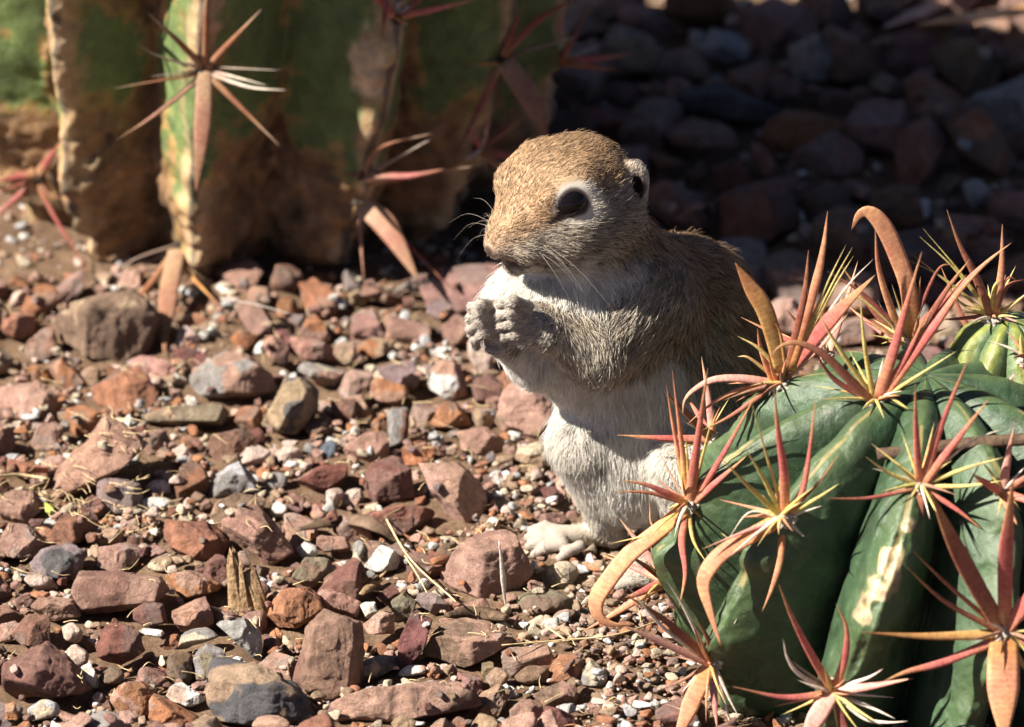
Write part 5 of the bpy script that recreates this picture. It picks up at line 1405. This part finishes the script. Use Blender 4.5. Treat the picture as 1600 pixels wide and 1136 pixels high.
STONES = []          # (px, py, width px, object, landmark or None)
POLYS = []
STONE_GROUP = 'loose stones on the red gravel'
def traced(i, view, poly, c1, c2, label, mark):
    s, ox, oy = view
    pp = np.array([(ox + x * s, oy + y * s) for x, y in poly])
    rng = np.random.default_rng(1000 + i)
    x0, y0, x1, y1 = *pp.min(0), *pp.max(0)
    W, Hh = x1 - x0, y1 - y0
    # hull-ordered outline, counter-clockwise with y up
    c2d = np.array([(x0 + x1) / 2, (y0 + y1) / 2])
    q = (pp - c2d) * np.array([1, -1])
    if 0.5 * np.sum(q[:, 0] * np.roll(q[:, 1], -1) - np.roll(q[:, 0], -1) * q[:, 1]) < 0:
        q = q[::-1]
    ground = GP(c2d[0], y1 - 0.10 * Hh, 0.0)
    scale = np.linalg.norm(ground - CAM) / DIST * K
    thick = 0.5 * scale * (0.45 * W + 0.35 * Hh)
    w = ground[1] + thick * 0.55
    cen = P(c2d[0], c2d[1], w)
    n, d = [], []
    for a in range(len(q)):
        e = q[(a + 1) % len(q)] - q[a]
        nn = np.array([e[1], -e[0]])
        nn = nn / max(np.linalg.norm(nn), 1e-6)
        dd = nn @ q[a]
        if dd <= 2:
            continue
        tau = rng.uniform(-0.30, 0.38)
        n.append(CR * nn[0] * math.cos(tau) + CU * nn[1] * math.cos(tau) + CT * math.sin(tau))
        d.append(dd * scale * (1.0 + 0.03 * abs(tau)))
    D = thick
    for base, jit in (((0.05, 0.80, 0.62), 0.22), ((-0.55, 0.10, 0.80), 0.25), ((0.50, -0.15, 0.82), 0.25), ((0.0, 0.15, -1.0), 0.2), ((0.5, 0.3, -0.8), 0.2), ((-0.5, 0.3, -0.8), 0.2)):
        b = unit(np.array(base) + rng.normal(0, jit, 3))
        n.append(CR * b[0] + CU * b[1] + CT * b[2])
        ext = abs(b[0]) * W * 0.32 * scale + abs(b[1]) * Hh * 0.32 * scale + abs(b[2]) * D * 0.62
        d.append(ext * rng.uniform(0.92, 1.12))
    for _ in range(9):
        b = unit(rng.normal(0, 1, 3) + np.array([0, 0.2, 0.5]))
        n.append(CR * b[0] + CU * b[1] + CT * b[2])
        d.append((abs(b[0]) * W * 0.37 * scale + abs(b[1]) * Hh * 0.37 * scale + abs(b[2]) * D * 0.66) * rng.uniform(0.86, 1.15))
    n, d = np.array(n), np.array(d)
    n = n / np.linalg.norm(n, axis=1, keepdims=True)
    pebble = ('pebble' in label or 'crumb' in label or 'clod' in label or 'lumpy' in label)
    big = W > 60
    v, f = soft_poly(n, d, 5 if W > 55 else 4 if W > 20 else 3, 7 if pebble else 60, 0.058 if not pebble else 0.06, 1.5 if big else 1.2, 1000 + i, 5)
    low = (v[:, 2] + cen[2]).min()
    if low > 0.02:                           # sink until it touches the soil
        v[:, 2] -= np.maximum(0, low - 0.0) * sstep(0.1 * v[:, 2].max(), v[:, 2].min(), v[:, 2])
    me = make_mesh('stone', v, f, True, stone_colour(v, c1, c2, i))
    o = link('stone', me, M_STONE, None, cen)
    tag(o, label, 'stone', STONE_GROUP)
    hm_add(v + cen)
    POLYS.append(pp)
    STONES.append((c2d[0], c2d[1], W, o, mark))
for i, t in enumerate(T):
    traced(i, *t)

# ---- fill: smaller stones in the gaps, each an object of its own
FRNG = np.random.default_rng(77)
FILLC = ['mauve', 'dark mauve', 'maroon', 'rust', 'orange', 'pink', 'pale pink', 'tan', 'brown', 'cream', 'white', 'grey', 'pink brown', 'red brown', 'purple grey', 'light grey']
FILLW = np.array([12, 9, 6, 8, 3, 9, 8, 6, 6, 7, 6, 4, 10, 6, 4, 3.0])
FILLW /= FILLW.sum()
SHAPES = [('angular', 50, 9), ('flat', 44, 9), ('rounded', 8, 12), ('wedge shaped', 60, 6), ('blocky', 60, 6)]
def loose_stone(x, y, r, c, shape, seed, sub=3):
    rng = np.random.default_rng(seed)
    name, p, m = SHAPES[shape]
    n = unit(rng.normal(0, 1, (m, 3)))
    n = np.vstack([n, [0, 0, 1], [0, 0, -1], [1, 0.1, 0.1], [-1, 0.1, 0], [0.1, 1, 0.1], [0, -1, 0.1]])
    d = rng.uniform(0.55, 1.05, len(n))
    v, f = soft_poly(n, d, sub, p, 0.06, 1.4, seed, 4)
    sc = {'flat': (1.1, 0.9, 0.42), 'rounded': (1, 0.85, 0.72), 'angular': (1.05, 0.8, 0.66), 'wedge shaped': (1.25, 0.75, 0.55), 'blocky': (1, 0.9, 0.75)}[name]
    v = v * np.array(sc) * r
    a, tx, ty = rng.uniform(0, 6.28), rng.normal(0, 0.28), rng.normal(0, 0.28)
    M = np.array((Matrix.Rotation(tx, 3, 'X') @ Matrix.Rotation(ty, 3, 'Y') @ Matrix.Rotation(a, 3, 'Z')))
    v = v @ M.T
    hp = hm_patch(x, y, r * 0.6)
    z = np.percentile(hp, 45) - v[:, 2].min() * 0.66
    return v, f, np.array([x, y, z])

def blocked(x, y, r):
    if math.hypot(x - LC_BASE[0], y - LC_BASE[1]) < 8.6 + r:
        return True
    if math.hypot(x - FC_BASE[0], y - FC_BASE[1]) < 8.0 + r * 0.5 and y < FC_BASE[1] + 9:
        return True
    if math.hypot(x - SC_BASE[0], y - SC_BASE[1]) < 3.6 + r * 0.5:
        return True
    return (1.9 - r < x < 9.5 + r and -0.3 - r < y < 6.6 + r) or (-0.6 < x < 4.8 and -1.6 - r < y < 1.0 + r) or (3.2 < x < 8 and -3.6 - r < y < -0.5 + r)

FILL = []
GRAVEL_SEED = []
tries = 0
sizes = np.sort(FRNG.uniform(0, 1, 8000))[::-1]
for s in sizes:
    r_px = 7.5 + 33 * s ** 2.6
    for _ in range(6):
        px, py = FRNG.uniform(-20, 1620), FRNG.uniform(-10, 1150)
        back = py < 470
        if px < 760 and (py < 432 or (215 < px < 365 and py < 560)):
            continue
        if (720 < px < 860 and 660 < py < 820) or (880 < px < 1060 and py > 880):
            if r_px > 14:
                continue
        rr = r_px * (1.75 if back and px > 700 else 1.0)
        g = GP(px, py + rr * 0.5)
        r = rr * K * np.linalg.norm(g - CAM) / DIST
        if blocked(g[0], g[1], r):
            continue
        if any(abs(px - q[0]) < 260 and math.hypot(px - q[0], (py - q[1]) * 1.25) < (rr + q[2]) * 0.68 for q in FILL):
            continue
        hit = False
        for pl in POLYS:
            if pl[:, 0].min() - rr * 0.6 < px < pl[:, 0].max() + rr * 0.6 and pl[:, 1].min() - rr * 0.6 < py < pl[:, 1].max() + rr * 0.6:
                if any(inside_poly(px + dx * rr * 0.62, py + dy * rr * 0.5, pl) for dx, dy in ((0, 0), (1.1, 0), (-1.1, 0), (0, 1), (0, -1.5), (0.8, -1.1), (-0.8, -1.1))):
                    hit = True
                    break
        if hit:
            continue
        FILL.append((px, py, rr, g[0], g[1], r))
        break
print('fill', len(FILL), 'traced', len(T))
# which ones are objects: the largest seen, up to the limit
N_OBJ = 298 - len(T)
def visible(q):
    return 0 < q[0] < 1600 and 0 < q[1] < 1136 and not (q[0] > 1060 and q[1] > 560) and not (860 < q[0] < 1150 and 380 < q[1] < 760)
order = sorted([k for k in range(len(FILL)) if visible(FILL[k])], key=lambda k: -FILL[k][2])[:N_OBJ]
chosen = set(order)
marks = [(x, y, mk) for x, y, w, o, mk in STONES if mk]
marks += [(900, 845, 'squirrel foot'), (790, 505, 'front paws'), (545, 822, 'dry leaf'), (390, 910, 'wood chunk'), (650, 870, 'straw'), (1045, 1000, 'hooked orange spine'), (990, 300, 'squirrel ear'), (1210, 330, 'small white stone in shade'), (1520, 300, 'pale round pebble'), (1545, 20, 'orange dry leaf'), (1450, 400, 'upright cactus spines'), (820, 150, 'old cactus edge')]
used = {}
def fill_label(px, py, rr, c, shp):
    size = 'small' if rr < 14 else 'medium' if rr < 24 else 'large'
    near = sorted(marks, key=lambda m: math.hypot(m[0] - px, (m[1] - py) * 1.2))
    a, b = near[0], near[1]
    dx, dy = px - a[0], py - a[1]
    rel = ('right of' if dx > 0 else 'left of') if abs(dx) > abs(dy) * 1.3 else ('in front of' if dy > 0 else 'behind')
    cand = [f'{size} {c} {shp} stone {rel} the {a[2]}', f'{size} {c} {shp} stone between the {a[2]} and the {b[2]}', f'{c} {shp} stone {rel} the {a[2]}, nearer the {b[2]}', f'{c} {shp} stone {rel} the {a[2]}, towards the {near[2][2]}', f'{size} {c} stone {rel} the {a[2]}, towards the {near[3][2]}', f'{c} {shp} stone some way from the {a[2]} towards the {near[4][2]}']
    for q in cand:
        if q not in used and len(q.split()) <= 16:
            used[q] = 1
            return q
    return cand[1] + ' edge'
GV, GF, GC = [], [], []
off = 0
def to_gravel(v, f, cen, col):
    global off
    GV.append(v + cen)
    GF.append(f + off)
    GC.append(col)
    off += len(v)
for k, (px, py, rr, x, y, r) in enumerate(FILL):
    c = FILLC[FRNG.choice(len(FILLC), p=FILLW)]
    if rr > 20 and c in ('white', 'light grey', 'cream', 'pale pink'):
        c = ['mauve', 'pink brown', 'dark mauve', 'rust'][k % 4]
    shape = 2 if c in ('cream', 'white', 'light grey', 'pale pink') and FRNG.random() < 0.7 else int(FRNG.integers(0, 5))
    sub = 4 if rr > 17 else 3 if rr > 9 else 2
    v, f, cen = loose_stone(x, y, r, c, shape, 5000 + k, sub)
    hm_add(v + cen)
    col = stone_colour(v, c, None, 5000 + k)
    if k in chosen:
        o = link('stone', make_mesh('stone', v, f, True, col), M_STONE, None, cen)
        tag(o, fill_label(px, py, rr, c, SHAPES[shape][0]), 'stone', STONE_GROUP)
    else:
        to_gravel(v, f, cen, col)

# ---- beyond the picture's edges, and the fine grit: one mass
base = []
for k in range(24):
    rng = np.random.default_rng(900 + k)
    n = unit(rng.normal(0, 1, (12, 3)))
    v, f = soft_poly(n, rng.uniform(0.7, 1.1, 12), 2 if k < 8 else 1, 9, 0.08, 1.5, 900 + k, 3)
    base.append((v * np.array([1.1, 0.9, 0.65]), f))
chunk = []
for k in range(20):
    v, f, cen = loose_stone(0.0, 0.0, 1.0, 'mauve', k % 5, 20000 + k, 2)
    chunk.append((v, f))
for k in range(9000):
    x, y = FRNG.uniform(-33, 36), FRNG.uniform(-30, 82)
    px, py = project((x, y, 0))
    if -30 < px < 1630 and -20 < py < 1160 or blocked(x, y, 0.6):
        continue
    r = 0.16 + 0.75 * FRNG.random() ** 2.2
    v, f = chunk[k % 20]
    a = FRNG.uniform(0, 6.28)
    ca, sa = math.cos(a), math.sin(a)
    v = np.stack([v[:, 0] * ca - v[:, 1] * sa, v[:, 0] * sa + v[:, 1] * ca, v[:, 2]], 1) * r
    z = float(np.percentile(hm_patch(x, y, r * 0.6), 45)) - v[:, 2].min() * 0.6
    cen = np.array([x, y, z])
    hm_add(v + cen)
    c = np.array(CN[FILLC[FRNG.choice(len(FILLC), p=FILLW)]]) * FRNG.uniform(0.85, 1.15)
    to_gravel(v, f, cen, np.repeat(c[None], len(v), 0))
n_grit = 0
for k in range(26000):
    px, py = FRNG.uniform(-30, 1630), FRNG.uniform(-20, 1165)
    if py < 440 and FRNG.random() < 0.55:
        continue
    g = GP(px, py)
    if math.hypot(g[0] - LC_BASE[0], g[1] - LC_BASE[1]) < 8.2:
        continue
    hp = hm_patch(g[0], g[1], 0.3)
    h = float(np.median(hp))
    if hp.max() > soil_z(g[0], g[1]) + 0.7 or h > soil_z(g[0], g[1]) + 0.42:
        continue
    r = 0.035 + 0.19 * FRNG.random() ** 2.6
    v, f = base[k % 8] if r > 0.11 else base[8 + k % 16]
    a = FRNG.uniform(0, 6.28)
    ca, sa = math.cos(a), math.sin(a)
    v = v * r
    v = np.stack([v[:, 0] * ca - v[:, 1] * sa, v[:, 0] * sa + v[:, 1] * ca, v[:, 2]], 1)
    pal = ['tan', 'cream', 'pink', 'pale pink', 'white', 'brown', 'rust', 'mauve', 'light grey', 'orange', 'tan', 'cream']
    c = np.array(CN[pal[int(FRNG.integers(0, 12))]]) * FRNG.uniform(0.8, 1.25)
    to_gravel(v, f, np.array([g[0], g[1], h + r * 0.35]), np.repeat(c[None], len(v), 0))
    n_grit += 1
print('grit', n_grit)
o = link('gravel', make_mesh('gravel', np.vstack(GV), np.vstack(GF), True, np.clip(np.vstack(GC), 0.02, 0.85)), M_STONE)
tag(o, 'fine mixed grit and gravel between the stones', None, None, 'stuff')
# ------------------------------------------------------------------ dry plant bits
def ground_path(pts, lift):
    out = []
    for px, py in pts:
        g = GP(px, py)
        h = float(np.percentile(hm_patch(g[0], g[1], 0.3), 70)) + lift
        out.append(GP(px, py, h))
    return out

def bit(name, path, radii, flat, mat, label, cat, group=None, n=30, keel=0.0, twist=None):
    p = catmull(path, n)
    r = np.interp(np.linspace(0, 1, n), np.linspace(0, 1, len(radii)), radii)
    v, f, al, dd = tube(p, r, 10, flat, twist, keel)
    v = v + 0.12 * np.repeat(r.mean(), 3) * np.stack([vnoise(v * 2.5, 61), vnoise(v * 2.5, 62), vnoise(v * 2.5, 63)], 1)
    c = p.mean(0)
    o = link(name, make_mesh(name, v - c, f, True, None, {'dist': dd}), mat, None, c)
    return tag(o, label, cat, group)
M_LEAF = plain_material('dead_leaf', [(0.3, (0.08, 0.05, 0.033)), (0.55, (0.15, 0.098, 0.065)), (0.75, (0.23, 0.16, 0.11))], 2.2, 0.7, 0.3, 0.7, 0.1)
M_PALE = plain_material('bleached_spine', [(0.3, (0.42, 0.36, 0.30)), (0.6, (0.66, 0.60, 0.53))], 5, 0.7)
M_ORANGE = plain_material('orange_leaf', [(0.3, (0.50, 0.24, 0.10)), (0.55, (0.64, 0.34, 0.15)), (0.75, (0.72, 0.44, 0.22))], 0.6, 0.6, 0.3, 0.4, 0.1)
M_PINKD = plain_material('pink_dead_leaf', [(0.3, (0.40, 0.22, 0.17)), (0.7, (0.60, 0.36, 0.28))], 0.8, 0.7)
M_GREEN = plain_material('green_leaf', [(0.3, (0.25, 0.32, 0.05)), (0.7, (0.40, 0.46, 0.10))], 5, 0.5)
M_TWOOD = plain_material('split_wood', [(0.3, (0.12, 0.07, 0.035)), (0.5, (0.34, 0.22, 0.12)), (0.75, (0.52, 0.38, 0.23))], 5, 0.85, 0.2, 1.0, 0.15)
bit('dry_leaf', ground_path([(462, 829), (525, 814), (578, 817), (622, 846)], 0.16), [0.10, 0.28, 0.30, 0.12], 0.22, M_LEAF, 'curled brown dry leaf strip lying above the white stone', 'leaf', keel=0.1)
bit('straw', ground_path([(596, 797), (640, 872), (712, 940)], 0.30), [0.034, 0.034, 0.026], 1, M_STRAW, 'long yellow straw lying aslant in front of the dry leaf', 'straw', n=18)
bit('straw', ground_path([(632, 868), (650, 895), (667, 926)], 0.26), [0.025, 0.025, 0.018], 1, M_STRAW, 'short straw forking down from the long aslant one', 'straw', n=12)
bit('straw', ground_path([(784, 1008), (880, 1000), (960, 992), (1035, 968)], 0.32), [0.02, 0.03, 0.03, 0.02], 1, M_STRAW, 'long yellow straw lying by the foot of the green cactus', 'straw', n=18)
bit('straw', ground_path([(852, 978), (884, 1000)], 0.36), [0.04, 0.03], 1, M_STRAW, 'short straw crossing the long one by the green cactus', 'straw', n=8)
g = GP(790, 948, 0.35)
bit('dead_spine', [g, P(786, 902, g[1] - 0.1), P(780, 846, g[1] - 0.2)], [0.03, 0.10, 0.02], 0.4, M_PALE, 'bleached white spine standing upright before the big triangular rock', 'spine', n=16)
bit('dead_twig', ground_path([(-8, 745), (30, 742), (76, 748)], 0.22), [0.07, 0.07, 0.04], 0.8, M_STRAW, 'thin pale twig at the left edge beside the biggest mauve slab', 'twig', n=14)
bit('small_leaf', ground_path([(70, 785), (78, 797), (84, 808)], 0.25), [0.03, 0.17, 0.03], 0.2, M_GREEN, 'tiny yellow green leaf below the biggest mauve slab', 'leaf', n=14)
bit('bark_piece', ground_path([(698, 962), (745, 958), (792, 966)], 0.28), [0.12, 0.40, 0.16], 0.6, M_WOOD, 'dark bark piece lying on the cracked flat slab', 'bark', n=22)
bit('wood_splinter', ground_path([(565, 928), (585, 910), (603, 893)], 0.35), [0.10, 0.22, 0.05], 0.5, M_TWOOD, 'brown wood splinter right of the maroon pyramid', 'wood', n=14)
# split wood chunk: one weathered piece with a ragged, fibrous top
def wood_chunk():
    na, nz = 90, 40
    base = GP(392, 962, 0.0)
    U, Wd = CR * K, np.array([0, 1.0, 0]) * K
    a = np.linspace(0, 2 * math.pi, na, endpoint=False)
    rows = []
    for k in range(nz):
        t = k / (nz - 1)
        hw, hd = 33 - 12 * t, 20 - 11 * t
        cx = -2 - 13 * t
        q = base + np.array([0, 0.45, 0]) + np.outer(hw * np.cos(a) + cx, U) + np.outer(hd * np.sin(a), Wd)
        fib = vnoise(np.stack([np.cos(a) * 5.5, np.sin(a) * 5.5, 0 * a + 0.5 * t], 1), 64) + 0.6 * vnoise(np.stack([np.cos(a) * 12, np.sin(a) * 12, 0 * a + 0.8 * t], 1), 65)
        top = 1.75 * (1 + 0.34 * vnoise(np.stack([np.cos(a) * 3.4, np.sin(a) * 3.4, 0 * a], 1), 66) - 0.20 * np.cos(a))
        q = q + np.outer(0.10 * fib * np.cos(a), CR) + np.outer(0.10 * fib * np.sin(a), [0, 1.0, 0])
        q[:, 2] = -0.1 + top * t
        rows.append(q)
    v = np.vstack(rows + [rows[-1].mean(0)[None] - np.array([0, 0, 0.3])])
    idx = np.arange(na * nz).reshape(nz, na)
    nxt = np.roll(idx, -1, 1)
    f = np.concatenate([np.stack([idx[:-1], nxt[:-1], nxt[1:]], -1).reshape(-1, 3), np.stack([idx[:-1], nxt[1:], idx[1:]], -1).reshape(-1, 3), np.stack([idx[-1], nxt[-1], np.full(na, na * nz)], -1)])
    c = v.mean(0)
    tag(link('wood_chunk', make_mesh('wood_chunk', v - c, f, True), M_TWOOD, None, c), 'tan split wood chunk with upright fibres, left of the orange red cobble', 'wood')
wood_chunk()
# dark stick resting on the front cactus
def over(px, py, gap):
    for st in (FC, SCC):
        h = st.hit(px, py, -20, 6)
        if h is not None:
            return h[1] - gap
    return -8.0
sw = min(over(1380, 708, 0.25), over(1500, 695, 0.25), over(1600, 684, 0.25))
bit('dead_stick', [P(1370, 710, sw), P(1440, 703, sw), P(1530, 692, sw + 0.1), P(1680, 682, sw + 0.2)], [0.22, 0.25, 0.22, 0.22], 0.8, M_WOOD, 'dark dead stick lying across the green cactus at the right edge', 'stick', n=36)
# far blurred plant litter at the top right
bit('dry_leaf', ground_path([(1432, 38), (1500, 30), (1570, 20), (1660, 8)], 0.9), [0.05, 0.35, 0.42, 0.40], 0.3, M_ORANGE, 'orange dry leaf with yellow tip, top right behind the stones', 'leaf')
bit('dry_leaf', ground_path([(1382, 42), (1430, 22), (1500, -8)], 0.6), [0.08, 0.3, 0.25], 0.3, M_PINKD, 'pinkish dry leaf beside the orange one at the top', 'leaf')
bit('dead_twig', [GP(1545, 150, 0.2), GP(1568, 95, 0.9), GP(1592, 40, 1.6)], [0.08, 0.07, 0.04], 1, M_WOOD, 'dark twig standing in the shade below the orange leaf', 'twig', n=14)
# spider thread under the old cactus
bit('spider_thread', [P(345, 466, 16.0), P(400, 476, 16.0), P(455, 491, 16.0)], [0.022, 0.03, 0.022], 1, M_PALE, 'shiny spider thread stretched in the shade below the old cactus', 'thread', n=16)

# plant litter: many short straw bits too small and tangled to count
def litter():
    V, F, o = [], [], 0
    rng = np.random.default_rng(404)
    for k in range(420):
        px, py = (rng.uniform(0, 1050), rng.uniform(480, 1130)) if k > 130 else (rng.normal(150, 70), rng.normal(800, 30))
        g = GP(px, py)
        z = float(np.percentile(hm_patch(g[0], g[1], 0.3), 60)) + 0.05
        L, a = rng.uniform(0.25, 0.9), rng.uniform(0, 6.28)
        d = np.array([math.cos(a), math.sin(a), rng.uniform(-0.1, 0.35)]) * L
        b0 = np.array([g[0], g[1], z])
        v, f, al, dd = tube(catmull([b0, b0 + d * 0.5 + rng.normal(0, 0.05, 3), b0 + d], 6), np.linspace(0.018, 0.008, 6), 5)
        V.append(v)
        F.append(f + o)
        o += len(v)
    tag(link('litter', make_mesh('litter', np.vstack(V), np.vstack(F)), M_STRAW), 'scattered short dry straw bits on the gravel', None, None, 'stuff')
litter()
